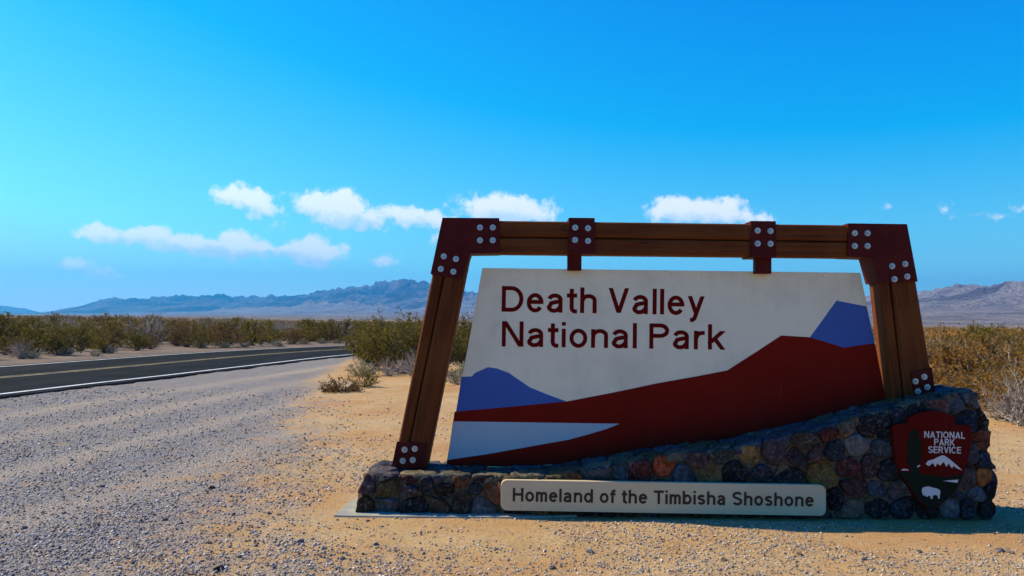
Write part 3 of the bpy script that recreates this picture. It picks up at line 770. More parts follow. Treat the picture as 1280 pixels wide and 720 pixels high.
def glyph(ch, w, cond=1.0):
    """strokes of a plain grotesque letter; unit = capital height"""
    s = w / 2; X = .735; hx = X - s
    def line(*p): return (list(p), False)
    G = {}
    if ch in 'D': Wd = .74; return Wd, [([(s, s), (s, 1 - s), *arc(.34, .5, Wd - .34 - s, .5 - s, 90, -90, 18)], True)]
    if ch == 'N': Wd = .72; return Wd, [line((s, 0), (s, 1)), line((Wd - s, 0), (Wd - s, 1)), line((s * 1.25, 1), (Wd - s * 1.25, 0))]
    if ch == 'V': Wd = .70; return Wd, [line((s * 1.05, 1), (Wd / 2, .03)), line((Wd / 2, .03), (Wd - s * 1.05, 1))]
    if ch == 'P': Wd = .66; return Wd, [line((s, 0), (s, 1)), line((s, 1 - s), (.36, 1 - s), *arc(.36, .715, Wd - .36 - s, .285 - s, 90, -90, 12), (s, .43 + s))]
    if ch == 'R': Wd = .70; return Wd, [line((s, 0), (s, 1)), line((s, 1 - s), (.36, 1 - s), *arc(.36, .725, Wd - .38 - s, .275 - s, 90, -90, 12), (s, .45 + s)), line((.36, .5), (Wd - s, 0))]
    if ch == 'H': Wd = .72; return Wd, [line((s, 0), (s, 1)), line((Wd - s, 0), (Wd - s, 1)), line((s, .52), (Wd - s, .52))]
    if ch == 'T': Wd = .64; return Wd, [line((0, 1 - s), (Wd, 1 - s)), line((Wd / 2, 0), (Wd / 2, 1 - s))]
    if ch == 'A': Wd = .74; return Wd, [line((s * 1.0, 0), (Wd / 2, .97)), line((Wd / 2, .97), (Wd - s * 1.0, 0)), line((.17, .29), (Wd - .17, .29))]
    if ch == 'I': return w, [line((s, 0), (s, 1))]
    if ch == 'L': Wd = .56; return Wd, [line((s, 0), (s, 1)), line((s, s), (Wd, s))]
    if ch == 'E': Wd = .60; return Wd, [line((s, 0), (s, 1)), line((s, s), (Wd, s)), line((s, 1 - s), (Wd, 1 - s)), line((s, .52), (Wd - .04, .52))]
    if ch == 'K': Wd = .72; return Wd, [line((s, 0), (s, 1)), line((s, .36), (Wd - s, 1)), line((.26, .56), (Wd - s, 0))]
    if ch == 'C': Wd = .72; return Wd, [line(*arc(Wd / 2, .5, Wd / 2 - s, .5 - s + .01, 38, 322, 22))]
    if ch == 'O': Wd = .80; return Wd, [(arc(Wd / 2, .5, Wd / 2 - s, .5 - s + .01, 0, 345, 23), True)]
    if ch == 'S':
        Wd = .66; a = arc(Wd / 2, .735, Wd / 2 - s, .265 - s + .01, 22, 200, 12); q = Wd - s
        return Wd, [line(*a, (s + .03, .62), (Wd / 2 - .05, .53), (Wd / 2 + .06, .49), (q - .02, .40), *arc(Wd / 2, .275, Wd / 2 - s, .275 - s + .01, 10, -160, 12))]
    if ch == 's':
        Wd = .52; q = Wd - s
        return Wd, [line(*arc(Wd / 2, X * .735, Wd / 2 - s, X * .265 - s * .9, 20, 195, 10), (s + .03, X * .61), (Wd / 2, X * .52), (q - .02, X * .42), *arc(Wd / 2, X * .28, Wd / 2 - s, X * .28 - s * .9, 8, -160, 10))]
    if ch == 'o': Wd = .60; return Wd, [(arc(Wd / 2, X / 2, Wd / 2 - s, X / 2 - s + .012, 0, 342, 19), True)]
    if ch == 'e': Wd = .58; return Wd, [line((s * .9, .40), (Wd - s * .95, .40)), line((Wd - s, .33), *arc(Wd / 2, X / 2, Wd / 2 - s, X / 2 - s + .012, 4, 325, 22))]
    if ch == 'a':
        Wd = .57; q = Wd - s - .03
        return Wd + .01, [line(*arc(Wd / 2 - .01, X * .68, Wd / 2 - s - .02, X * .32 - s + .01, 170, 0, 12), (q, 0)),
                    line((q, X * .60), (Wd / 2, X * .55), (s + .07, X * .49), *arc(s + .11, X * .27, .11, .10, 130, 240, 5), *arc(Wd * .42, .16 + .03, .17, .19 - s + .01, 250, 320, 5), (q, .24))]
    if ch == 'n': Wd = .57; return Wd, [line((s, 0), (s, X)), line((s, .44), *arc(Wd / 2 + .01, X - s - .17 + .01, Wd / 2 - s - .01, .17, 165, 0, 10), (Wd - s, 0))]
    if ch == 'h': Wd = .57; return Wd, [line((s, 0), (s, 1)), line((s, .44), *arc(Wd / 2 + .01, X - s - .17 + .01, Wd / 2 - s - .01, .17, 165, 0, 10), (Wd - s, 0))]
    if ch == 'm':
        h = .47; Wd = 2 * h - w + .0
        o_ = [line((s, 0), (s, X))]
        for k in (0, h - w): o_.append(line((s + k, .44), *arc(h / 2 + .01 + k, X - s - .15 + .01, h / 2 - s - .01, .15, 165, 0, 9), (h - s + k, 0)))
        return Wd, o_
    if ch == 'r': Wd = .36; return Wd, [line((s, 0), (s, X)), line((s, .40), (s + .04, .54), (s + .11, X - s - .02), (Wd, X - s))]
    if ch == 't': Wd = .34; c = .16; return Wd, [line((0, X - s * .75), (Wd, X - s * .75)), line((c, .94), (c, .19), (c + .025, .11), (c + .08, s * .78), (Wd, s * .72))]
    if ch == 'f': Wd = .34; c = .15; return Wd, [line((0, X - s * .75), (Wd, X - s * .75)), line((c, 0), (c, .84), *arc(c + .11, .84, .11, .16 - s, 170, 98, 4), (Wd, 1 - s))]
    if ch == 'l': return w, [line((s, 0), (s, 1))]
    if ch == 'i': return w, [line((s, 0), (s, X)), line((s, .86), (s, 1))]
    if ch == 'y': Wd = .58; return Wd, [line((s * 1.05, X), (Wd / 2 + .01, .02)), line((Wd - s * 1.05, X), (Wd / 2 - .045, -.10)), line((Wd / 2 - .03, -.06), (Wd / 2 - .06, -.14), (Wd / 2 - .12, -.195), (.09, -.20))]
    if ch == 'k': Wd = .58; return Wd, [line((s, 0), (s, 1)), line((s, .26), (Wd - s * 1.1, X)), line((.24, .42), (Wd - s * 1.1, 0))]
    if ch == 'b': Wd = .61; return Wd, [line((s, 0), (s, 1)), (arc(Wd / 2 + .01, X / 2, Wd / 2 - s - .005, X / 2 - s + .012, 0, 342, 19), True)]
    if ch == 'd': Wd = .61; return Wd, [line((Wd - s, 0), (Wd - s, 1)), (arc(Wd / 2 - .01, X / 2, Wd / 2 - s - .005, X / 2 - s + .012, 0, 342, 19), True)]
    return .3, []
def text_line(txt, w, p0, p1, D, capH, m, parent, t=.0022, track=.10, space=.30):
    """p0, p1: (x, z) of the baseline's two ends on the plane y = D"""
    run = []; x = 0
    for ch in txt:
        if ch == ' ': x += space; continue
        wd, st = glyph(ch, w); run.append((x, st)); x += wd + track
    total = x - track
    P0 = np.array(p0); P1 = np.array(p1); ux = (P1 - P0) / total; uy = np.array((-(P1 - P0)[1], (P1 - P0)[0])); uy = uy / np.linalg.norm(uy) * capH
    groups = []
    k = 0
    for wd_ in txt.split(' '): groups.append((wd_, run[k:k + len(wd_)])); k += len(wd_)
    for word, letters in groups: one_word(word, letters, w, P0, ux, uy, capH, D, m, parent, t)
def one_word(word, letters, w, P0, ux, uy, capH, D, m, parent, t):
    v = []; f = []
    for gx_, st in letters:
        for si, (pts, cl) in enumerate(st):
            # work in real proportions so that stroke width stays even
            asp = np.linalg.norm(ux) / capH
            L, R = ribbon([((gx_ + a) * asp, b) for a, b in pts], w, cl)
            b0 = len(v); n = len(L); d = t + si * .0003
            for q in L + R:
                P = P0 + ux / asp * q[0] + uy * q[1]; v.append((P[0], D - d, P[1]))
            for q in L + R:
                P = P0 + ux / asp * q[0] + uy * q[1]; v.append((P[0], D + .0006, P[1]))
            m_ = n if cl else n - 1
            for i in range(m_):
                j = (i + 1) % n
                f += [[b0 + i, b0 + j, b0 + n + j, b0 + n + i], [b0 + i, b0 + 2 * n + i, b0 + 2 * n + j, b0 + j], [b0 + n + i, b0 + n + j, b0 + 3 * n + j, b0 + 3 * n + i]]
            if not cl:
                for i in (0, n - 1): f.append([b0 + i, b0 + n + i, b0 + 3 * n + i, b0 + 2 * n + i])
    me = mesh('lettering', v, f, m); fix_normals(me)
    o = obj('lettering', me); o['label'] = 'the word ' + word; par(o, parent)

# ------------------------------------------------------------------ park sign panel
DS = 7.42                     # front face of the panel
sign = empty('park_sign', (*[at(840, 460, DS)[0]], DS, at(840, 460, DS)[1]))
tag(sign, 'large park entrance sign panel with maroon lettering over dark red, blue and cream mountain artwork', 'sign')
def part(name, px, D, t, m, back=.0006, parent=sign, bev=0):
    return par(prism(name, quad_at(px, D), D - t, D + back, m, None, bev), parent)
BOT = [(1108.5, 502), (1040, 520), (970, 539), (900, 555), (830, 567), (760, 576), (700, 581), (640, 584), (557, 584)]
par(prism('panel', quad_at([(603, 335), (1075.5, 341)] + BOT, DS), DS, DS + .045, M_cream, None, .002), sign)
part('painted_mountain', [(577, 471), (590, 470.5), (593, 466.5), (610, 459), (621, 460.5), (636, 466), (662, 484), (684, 493), (710, 502.5), (640, 509), (570, 515.5)], DS, .0012, M_blue)['label'] = 'blue mountain at the left edge of the sign'
part('painted_mountain', [(1012.3, 421.8), (1045.6, 375.8), (1083.2, 383), (1093.8, 430.8), (1055, 436), (1030, 428)], DS, .0012, M_blue)['label'] = 'blue mountain at the right edge of the sign'
redp = [(568.2, 514.6), (640, 508.3), (709, 501.7), (765, 491), (822, 479), (870, 470.5), (909, 463), (945, 440), (976.5, 419.3), (1012.4, 421.6), (1034, 428), (1055, 434.7), (1075, 431.5), (1093.4, 429)] + [(x - .6, y - .8) for x, y in BOT[:-1]] + [(558.2, 582)]
part('painted_ground', redp, DS, .0022, M_red)
part('painted_salt_flat', [(567.2, 526.6), (774.7, 529.6), (757, 536.5), (735, 543), (711, 549.5), (680, 555), (649, 560.5), (610, 567.5), (559.3, 574.8)], DS, .0032, M_pale)
text_line("Death Valley", .158, at(626.5, 389.5, DS), at(881, 394, DS), DS, (391 - 359) / FPX * DS, M_text, sign, track=.09, space=.28)
text_line("National Park", .158, at(626.5, 433, DS), at(907, 437.2, DS), DS, (433 - 401.5) / FPX * DS, M_text, sign, track=.09, space=.28)
scr = None
for i in range(13):
    a = i / 12; X, Z = at(611 + a * 456, 339.3 + a * 5.6, DS)
    if scr is None:
        n = 8; v = [(0, -.003, 0)] + [(.0055 * math.cos(k * math.pi / 4), -.001, .0055 * math.sin(k * math.pi / 4)) for k in range(8)] + [(.006 * math.cos(k * math.pi / 4), .001, .006 * math.sin(k * math.pi / 4)) for k in range(8)]
        scr = mesh('screw', v, [[0, 1 + k, 1 + (k + 1) % 8] for k in range(8)] + [[1 + k, 9 + k, 9 + (k + 1) % 8, 1 + (k + 1) % 8] for k in range(8)], M_alu)
    o = obj('screw', scr); o.location = (X, DS, Z); par(o, sign)

# ------------------------------------------------------------------ plaque on the wall
DQ = DF - .09
plq = empty('name_plaque', (*[at(830, 622, DQ)[0]], DQ, at(830, 622, DQ)[1]))
tag(plq, 'long beige plaque with rounded corners reading Homeland of the Timbisha Shoshone, low on the wall', 'plaque')
tl, tr_, br, bl = [np.array(at(*p, DQ)) for p in ((626, 600), (1032.5, 606.5), (1032.5, 645), (626, 638))]
rr_ = .05; out = []
for c, a, b, a0 in ((tl, tr_, bl, 180), (tr_, tl, br, 90), (br, tr_, bl, 0), (bl, tl, br, -90)):
    ea = (a - c) / np.linalg.norm(a - c); eb = (b - c) / np.linalg.norm(b - c); ctr = c + (ea + eb) * rr_
    out += [(ctr[0] + rr_ * math.cos(math.radians(a0 - k * 15)), ctr[1] + rr_ * math.sin(math.radians(a0 - k * 15))) for k in range(7)]
par(prism('board', out, DQ, DQ + .05, M_cream2, None, .002), plq)
text_line("Homeland of the Timbisha Shoshone", .185, at(640.5, 626.6, DQ), at(1017.5, 633.3, DQ), DQ, (627.3 - 610.8) / FPX * DQ, M_dark, plq, track=.085, space=.32)
for x, y in ((650, 634), (643, 612), (660, 630)):
    o = obj('screw', scr); X, Z = at(x, y, DQ); o.location = (X, DQ, Z); par(o, plq)

# ------------------------------------------------------------------ arrowhead emblem
DA = DF - .088
emb = empty('arrowhead_sign', (*[at(1165, 570, DA)[0]], DA, at(1165, 570, DA)[1]))
tag(emb, 'dark red arrowhead emblem reading NATIONAL PARK SERVICE, with white bison, on the wall', 'emblem')
def part2(name, px, t, m, back=.0004):
    pl = quad_at(px, DA); return par(prism(name, pl, DA - t, DA + back, m), emb)
ah = [(1116, 533), (1120, 530), (1135, 529), (1135.5, 522), (1150, 515.5), (1165, 513), (1180, 515), (1193, 521), (1195, 530), (1214, 532), (1214.5, 548), (1212, 566), (1208, 583), (1204, 596), (1196, 612), (1185, 624), (1174, 632), (1162, 637), (1150, 629), (1141, 616), (1130, 598), (1121, 580), (1117, 556)]
par(prism('arrowhead_board', quad_at(ah, DA), DA, DA + .055, M_arrow, None, .004), emb)
part2('dark_lower_field', [(1124, 589), (1150, 592), (1180, 596), (1205, 593), (1203, 597), (1195.3, 611.5), (1184.5, 623), (1173.5, 631), (1162, 636), (1151, 628), (1142, 615)], .0010, M_tree)
part2('sequoia_tree', [(1136, 541), (1140, 537), (1144, 536.5), (1148, 540), (1149, 548), (1152, 554), (1151, 562), (1153, 570), (1151, 578), (1149, 582), (1149, 594), (1156, 600), (1134, 600), (1138, 594), (1138, 583), (1134, 579), (1133, 571), (1135, 563), (1133, 555), (1136, 549)], .0016, M_tree)
part2('snowy_peak', [(1157, 580), (1160, 576), (1167, 574), (1172, 571.5), (1178, 569), (1180.5, 569.5), (1187, 574), (1193, 579), (1203, 588), (1196, 585.5), (1191.5, 582), (1190, 585.5), (1185.5, 579), (1183, 583.5), (1179.5, 577), (1175, 582), (1171.5, 579), (1169, 583.5), (1166, 578.5), (1161, 582.5)], .0022, M_white)
part2('snow_patch', [(1126, 588), (1129, 586), (1135, 586.5), (1135.5, 588)], .0022, M_white)
part2('snow_patch', [(1145.5, 583.5), (1149, 581), (1150.5, 581.8), (1147.5, 584)], .0024, M_white)
part2('lake', [(1178.5, 601), (1198, 599.5), (1196.5, 603.5)], .0022, M_white)
bis = [(1152, 613), (1153, 610), (1156, 608.5), (1161, 608), (1166, 609.5), (1171, 610.5), (1174.5, 612.5), (1175.5, 615.5), (1174.6, 618), (1174.5, 623), (1172.6, 623.4), (1172, 619.5), (1169, 618.5), (1166, 619.3), (1165.5, 623.6), (1163.4, 623.4), (1163, 620), (1160.5, 619.6), (1159.5, 621), (1157.5, 620.5), (1156, 618.8), (1154.3, 619.6), (1153, 617.5)]
part2('bison', bis, .0022, M_white)
h_ = 8.2 / FPX * DA
text_line("NATIONAL", .155, at(1155.2, 547.2, DA), at(1206.2, 548.4, DA), DA, h_, M_white, emb, track=.12)
text_line("PARK", .155, at(1167.6, 556.6, DA), at(1193.2, 557.2, DA), DA, h_, M_white, emb, track=.12)
text_line("SERVICE", .155, at(1160.2, 566, DA), at(1201.2, 567, DA), DA, h_, M_white, emb, track=.12)

# ------------------------------------------------------------------ gravel and pebbles (real little stones)
PK = np.array([(1, 0, 0), (-.9, .1, 0), (0, 1, 0), (.1, -1, 0), (0, 0, .8), (.05, 0, -.6)])
PF = np.array([(4, 0, 2), (4, 2, 1), (4, 1, 3), (4, 3, 0), (5, 2, 0), (5, 1, 2), (5, 3, 1), (5, 0, 3)])
def pebbles(name, n, keep, size, cols, label, dmin=4.0, dmax=19.0, halfw=.78):
    u = rng.random(n); D = 1 / (1 / dmin - u * (1 / dmin - 1 / dmax)); X = (rng.random(n) * 2 - 1) * halfw * D
    k = keep(X, D); X, D = X[k], D[k]; n = len(X)
    r = size(n, D); an = rng.random(n) * 6.283; ca_, sa = np.cos(an), np.sin(an)
    sx = r * (.75 + .5 * rng.random(n)); sy = r * (.6 + .4 * rng.random(n)); sz = r * (.55 + .55 * rng.random(n))
    P = PK[None] * (1 + .6 * (rng.random((n, len(PK), 3)) - .5))
    x = P[..., 0] * sx[:, None]; y = P[..., 1] * sy[:, None]; z = P[..., 2] * sz[:, None]
    gz = ground_z(X, D)
    V = np.stack([x * ca_[:, None] - y * sa[:, None] + X[:, None], x * sa[:, None] + y * ca_[:, None] + D[:, None], z + (gz + sz * .28)[:, None]], -1)
    F = (PF[None] + (np.arange(n) * len(PK))[:, None, None]).reshape(-1, 3)
    me = mesh(name, V.reshape(-1, 3), F, M_pebble)
    C = np.array(cols)[rng.integers(0, len(cols), n)] * (.7 + .6 * rng.random((n, 1)))
    c = me.color_attributes.new('tone', 'FLOAT_COLOR', 'POINT')
    c.data.foreach_set('color', np.repeat(np.concatenate([C, np.ones((n, 1))], 1), len(PK), 0).astype(np.float32).ravel())
    o = obj(name, me); tag(o, label, None, None, 'stuff'); return o
def not_wall(X, D): return ~((X > -1.62) & (X < 4.2) & (D > DF - .12) & (D < DB + .1))
def track_amt(X, D):
    s_, _ = road_dist(X, D); t = 0
    for o_, w_ in ((-2.4, .35), (-4.1, .35), (-6.0, .3), (-7.6, .3)): t = t + np.exp(-((s_ - o_ + .5 * (fbm(X * .3, D * .12, 2, 5) - .5)) / w_) ** 2)
    return np.clip(t, 0, 1)
sizeA = lambda n, D: (.0050 + .0125 * rng.random(n) ** 3.0) * np.clip(.55 + D / 14, .8, 1.7)
pebbles('gravel', 170000, lambda X, D: (gravel_mask(X, D) + .7 * (fbm(X * 2, D * 2, 3, 90) - .5) > rng.random(len(X)) * .7 + .12) & (fbm(X * .9, D * .35, 4, 91) + .25 > rng.random(len(X)) * 1.0) & (rng.random(len(X)) > .6 * track_amt(X, D)) & not_wall(X, D) & (road_dist(X, D)[0] < -.4), sizeA,
        [(.21, .19, .19), (.34, .31, .30), (.10, .09, .10), (.68, .62, .57), (.26, .21, .17), (.42, .32, .23), (.54, .46, .39), (.24, .17, .16)], 'grey crushed gravel of the roadside pull-out')
pebbles('sand_pebbles', 150000, lambda X, D: (gravel_mask(X, D) < .6) & not_wall(X, D) & (rng.random(len(X)) < np.clip(.42 + 3.2 * (fbm(X * 1.1, D * 1.6, 4, 95) - .42), .06, 1) * np.clip(1.5 - D / 12, .15, 1)), lambda n, D: sizeA(n, D) * .82,
        [(.45, .35, .24), (.30, .26, .22), (.22, .20, .20), (.58, .50, .40), (.36, .24, .15), (.15, .13, .12), (.40, .38, .36)], 'small pebbles strewn over the orange sand')

def rock_mesh(seed, n=14, m=8):
    r = random.Random(seed); v = [(0, 0, .62)]; f = []
    ph = [r.uniform(0, 9) for _ in range(4)]
    for i in range(1, m):
        th = math.pi * i / m
        for j in range(n):
            a = 2 * math.pi * j / n
            k = 1 + .18 * math.sin(2 * a + ph[0]) + .13 * math.sin(3 * a + ph[1] + th * 2) + r.uniform(-.08, .08)
            v.append((k * math.sin(th) * math.cos(a), .75 * k * math.sin(th) * math.sin(a), .62 * math.cos(th) * k))
    v.append((0, 0, -.6))
    for j in range(n): f.append([0, 1 + j, 1 + (j + 1) % n])
    for i in range(m - 2):
        for j in range(n):
            a = 1 + i * n; f.append([a + j, a + n + j, a + n + (j + 1) % n, a + (j + 1) % n])
    a = 1 + (m - 2) * n
    for j in range(n): f.append([a + j, len(v) - 1, a + (j + 1) % n])
    return mesh('rock', v, f, M_stone)
RM = [rock_mesh(s) for s in range(4)]
def rock(px, py, r, col, label, group=None, k=0):
    x, y = gnd(px, py); o = obj('rock', RM[k % 4]); o.scale = (r, r, r * .9); o.rotation_euler = (0, 0, px * .37)
    o.location = (x, y, float(ground_z(np.array([x]), np.array([y]))[0]) + r * .25); o.color = (*col, 1)
    tag(o, label, 'rock', group); return o
rock(1249, 690, .036, (.52, .40, .34), 'pale pinkish rock lying on the sand in the lower right corner', None, 1)
rock(1263, 692, .022, (.42, .32, .26), 'small tan rock just right of the pale pinkish rock', None, 2)
rock(265, 612, .028, (.06, .05, .05), 'black stone on the gravel and sand border left of the wall', None, 3)
rock(127, 608, .026, (.16, .16, .18), 'grey stone in the gravel at the left', None, 0)
rock(274, 716, .030, (.10, .05, .05), 'dark maroon stone at the bottom edge on bare orange sand', None, 2)
rr2 = random.Random(3)
def stone_label(x, y, c):
    tone = 'pale grey' if c[0] > .38 else 'tan' if c[0] > .34 else 'mid grey' if c[0] > .28 else 'brown' if c[0] > .24 else 'dark grey'
    where = ('in gravel near the left edge' if x < 100 else 'in the gravel left of the orange patch' if x < 230 else 'on the orange sand patch' if x < 380 else 'on the sand left of the wall' if y < 640 else
             'on the sand left-below the plaque' if x < 760 else 'on the sand right-below the plaque' if x < 1040 else 'on the sand before the arrowhead emblem')
    return 'small ' + tone + ' stone ' + where + (', at the bottom edge' if y > 690 else ', close to the shadow edge' if y > 665 and x > 600 else '')
for i, (x, y) in enumerate([(206, 651), (292, 642), (336, 642), (349, 643), (375, 681), (262, 679), (300, 699), (120, 657), (60, 690), (160, 700), (30, 660), (428, 700), (470, 685), (560, 700), (620, 690), (738, 692), (861, 671), (905, 700), (1000, 694), (1080, 702), (1150, 690), (322, 560), (180, 590), (90, 575), (420, 600), (400, 575), (690, 712), (80, 640)]):
    c = rr2.choice([(.30, .30, .32), (.20, .19, .20), (.36, .28, .20), (.26, .20, .16), (.4, .38, .36)])
    rock(x, y, rr2.uniform(.016, .027), c, stone_label(x, y, c), 'small loose stones on the ground', i)

# ------------------------------------------------------------------ shrubs
def tube_segs(P0, P1, r0, r1):
    """three-sided tapered twigs between arrays of points"""
    n = len(P0); d = P1 - P0; d /= np.linalg.norm(d, axis=1)[:, None] + 1e-9
    a = np.cross(d, np.array([.3, .5, .81])); a /= np.linalg.norm(a, axis=1)[:, None] + 1e-9; b = np.cross(d, a)
    V = []
    for P, r in ((P0, r0), (P1, r1)):
        for k in range(3):
            t = 2.094 * k; V.append(P + (a * math.cos(t) + b * math.sin(t)) * r[:, None])
    V = np.stack(V, 1).reshape(-1, 3); o = np.arange(n)[:, None] * 6
    F = np.concatenate([o + np.array([[0, 1, 4, 3]]), o + np.array([[1, 2, 5, 4]]), o + np.array([[2, 0, 3, 5]])])
    return V, F
def shrub_meshes(seed, h=1.0, spread=.7, nst=34, ntw=7, leaves=2600, leaf=.018, lean=.9, m_leaf=None, m_twig=None, thick=1.0, low=.15, twl=.34):
    g = np.random.default_rng(seed)
    A = []; B = []; RA = []; RB = []; tips = []
    az = g.random(nst) * 6.283; til = g.random(nst) ** .7 * lean; ln = h * (.62 + .42 * g.random(nst))
    for i in range(nst):
        p = np.array([g.normal(0, .05) * h, g.normal(0, .05) * h, 0.]); d = np.array([math.sin(til[i]) * math.cos(az[i]) * spread * 1.4, math.sin(til[i]) * math.sin(az[i]) * spread * 1.4, math.cos(til[i])])
        d /= np.linalg.norm(d); seg = 5; r = .011 * h * thick
        for s in range(seg):
            q = p + d * ln[i] / seg; A.append(p); B.append(q); RA.append(r); RB.append(r * .74); r *= .74
            if s >= 1:
                for k in range(ntw // 2 + (s > 2) * 2):
                    e = d + g.normal(0, .55, 3); e /= np.linalg.norm(e); st = p + (q - p) * g.random(); L = h * twl * (.4 + .6 * g.random())
                    m = st + e * L * .5; e2 = e + g.normal(0, .35, 3) + np.array([0, 0, .15]); e2 /= np.linalg.norm(e2); t = m + e2 * L * .5
                    A += [st, m]; B += [m, t]; RA += [r * .7, r * .45]; RB += [r * .45, r * .2]; tips.append((st, m, t))
            d = d + g.normal(0, .22, 3) + np.array([0, 0, .06]); d /= np.linalg.norm(d); p = q
        tips.append((A[-1], p, p + d * .05 * h))
    A = np.array(A); B = np.array(B); V, F = tube_segs(A, B, np.array(RA), np.array(RB))
    V[:, 2] = np.maximum(V[:, 2], -.02)
    tw = mesh('stems', V, F, m_twig)
    T = np.array(tips); n = leaves; idx = g.integers(0, len(T), n); t = g.random(n)
    P = np.where((t < .4)[:, None], T[idx, 0] + (T[idx, 1] - T[idx, 0]) * (t / .4)[:, None], T[idx, 1] + (T[idx, 2] - T[idx, 1]) * ((t - .4) / .6)[:, None])
    P = P + g.normal(0, .012 * h, (n, 3)); P = P[P[:, 2] > low * h * (.4 + .9 * g.random(len(P)))]; n = len(P)
    u = g.normal(0, 1, (n, 3)); u /= np.linalg.norm(u, axis=1)[:, None]; w = np.cross(u, g.normal(0, 1, (n, 3))); w /= np.linalg.norm(w, axis=1)[:, None]
    L = leaf * (.6 + .8 * g.random(n))[:, None]
    V = np.stack([P - u * L, P + w * L * .45, P + u * L, P - w * L * .45], 1).reshape(-1, 3); F = np.arange(n * 4).reshape(-1, 4)
    lf = mesh('foliage', V, F, m_leaf)
    return tw, lf
def shrub(name, kind, x, y, s, label, group, cat='bush', sz=1.0, rot=None):
    e = empty(name, (x, y, float(ground_z(np.array([x]), np.array([y]))[0]) - .01)); e.scale = (s, s, s * sz); e.rotation_euler = (0, 0, random.random() * 6.28 if rot is None else rot)
    tag(e, label, cat, group)
    a = obj('stems', kind[0], e); b = obj('foliage', kind[1], e); return e
# near kinds (unit height 1 m)
K_creo = [shrub_meshes(100 + i, 1, .85, 40, 8, 9500, .017, 1.0, M_leaf, M_twigd, low=.12) for i in range(3)]
K_mid = [shrub_meshes(120 + i, 1, .95, 26, 5, 2600, .030, 1.05, M_leaf, M_twigd, 1.4, .08) for i in range(4)]
K_rust = [shrub_meshes(140 + i, 1, 1.0, 26, 5, 2400, .028, 1.1, M_leafrust, M_twigd, 1.4, .05) for i in range(3)]
K_dry = [shrub_meshes(160 + i, 1, 1.05, 34, 7, 9000, .019, 1.1, M_leafdry, M_twig, 1.15, .12) for i in range(3)]
K_bare = [shrub_meshes(180 + i, 1, 1.1, 26, 7, 700, .014, 1.25, M_leafdry, M_twig, 1.9, .3, .36) for i in range(2)]
K_grey = [shrub_meshes(200 + i, .5, 1.5, 34, 6, 2200, .020, 1.3, M_leafgrey, M_twig, 1.2, .05) for i in range(3)]
K_low = shrub_meshes(220, .45, 2.4, 46, 7, 2200, .020, 1.5, M_leafrust, M_twigd, 1.5, .03)
K_low2 = shrub_meshes(221, .5, 1.3, 26, 6, 1800, .018, 1.2, M_leaf, M_twigd, 1.1, .05)
def g2(px, py): return gnd(px, py)
# the big bush left of the sign, its neighbours and the low plants at its foot
Bs = [
 ('creosote_bush', K_creo[0], 505, 466, 1.85, 'tall olive creosote bush close behind the left timber post', None),
 ('creosote_bush', K_creo[1], 470, 462, 1.5, 'rounded olive creosote bush just left of the tallest one by the left post', None),
 ('creosote_bush', K_creo[2], 538, 468, 1.7, 'creosote bush hidden partly by the left timber post', None),
 ('creosote_bush', K_creo[1], 583, 462, 1.75, 'creosote bush seen through the gap between left post and sign panel', None),
 ('creosote_bush', K_creo[0], 466, 452, 1.3, 'small creosote bush at the road bend, leftmost of the clump by the sign', None),
 ('creosote_bush', K_creo[2], 560, 452, 1.7, 'creosote bush behind the clump at the left post, farther back', None),
 ('dry_bush', K_bare[0], 520, 472, .85, 'grey leafless brush at the foot of the tall creosote bush', None),
 ('dry_bush', K_bare[1], 486, 470, .65, 'low tangle of bare grey twigs in front of the rounded creosote bush', None),
 ('bursage', K_grey[0], 452, 470, 1.1, 'low pale grey-green mound at the road edge left of the creosote clump', None),
 ('bursage', K_grey[1], 575, 481, 1.2, 'yellow-green low mound between left post and sign panel', None),
 ('low_plant', K_low, 426, 490, 1.05, 'flat sprawling reddish-brown dead plant on the sand at the gravel edge', None),
 ('low_plant', K_low2, 455, 484, .95, 'small green tufted plant beside the sprawling reddish one', None)]
for nm, k, px, py, s, lb_, gp in Bs:
    x, y = g2(px, py); shrub(nm, k, x, y, s, lb_, gp)
# dry scrub on the right
rb_ = random.Random(21)
Rs = [(1284, 533, .95, K_bare[0], 'leafless bush with twisted grey branches low at the right edge'),
      (1258, 524, 1.25, K_dry[2], 'orange-brown dry bush nearest the wall, behind the low leafless branches'),
      (1195, 500, 1.25, K_dry[0], 'orange-brown dry bush directly behind the right end of the stone wall'),
      (1225, 503, 1.35, K_dry[1], 'orange-brown dry bush just right of the wall top, second from the timber post'),
      (1290, 515, 1.5, K_dry[2], 'orange-brown dry bush cut by the right edge of the view'),
      (1215, 490, 1.0, K_bare[1], 'grey twiggy bush between the two orange-brown bushes by the wall'),
      (1165, 492, 1.3, K_dry[2], 'dry orange-brown bush half hidden by the right timber post'),
      (1110, 480, 1.3, K_dry[0], 'dry orange-brown bush showing in the slit between panel and right post')]
for px, py, s, k, lb_ in Rs:
    x, y = g2(px, py); shrub('dry_bush', k, x, y, s, lb_, None)
cnt = 0
for D in (19, 22, 25, 29, 34, 40, 48, 58):
    for j in range(7):
        px = rb_.uniform(1075, 1420) if D < 30 else rb_.uniform(1060, 1340)
        x = (px - 640) / FPX * D; y = D + rb_.uniform(-1.5, 1.5)
        kk = rb_.choice(K_dry + K_dry + [K_creo[0], K_bare[1]]) if D < 30 else rb_.choice(K_rust + K_mid[:2]); shrub('dry_bush', kk, x, y, rb_.uniform(.95, 1.65), 'dry brownish bush in the dense scrub beyond the right end of the wall', 'dry bushes in the scrub right of the sign'); cnt += 1
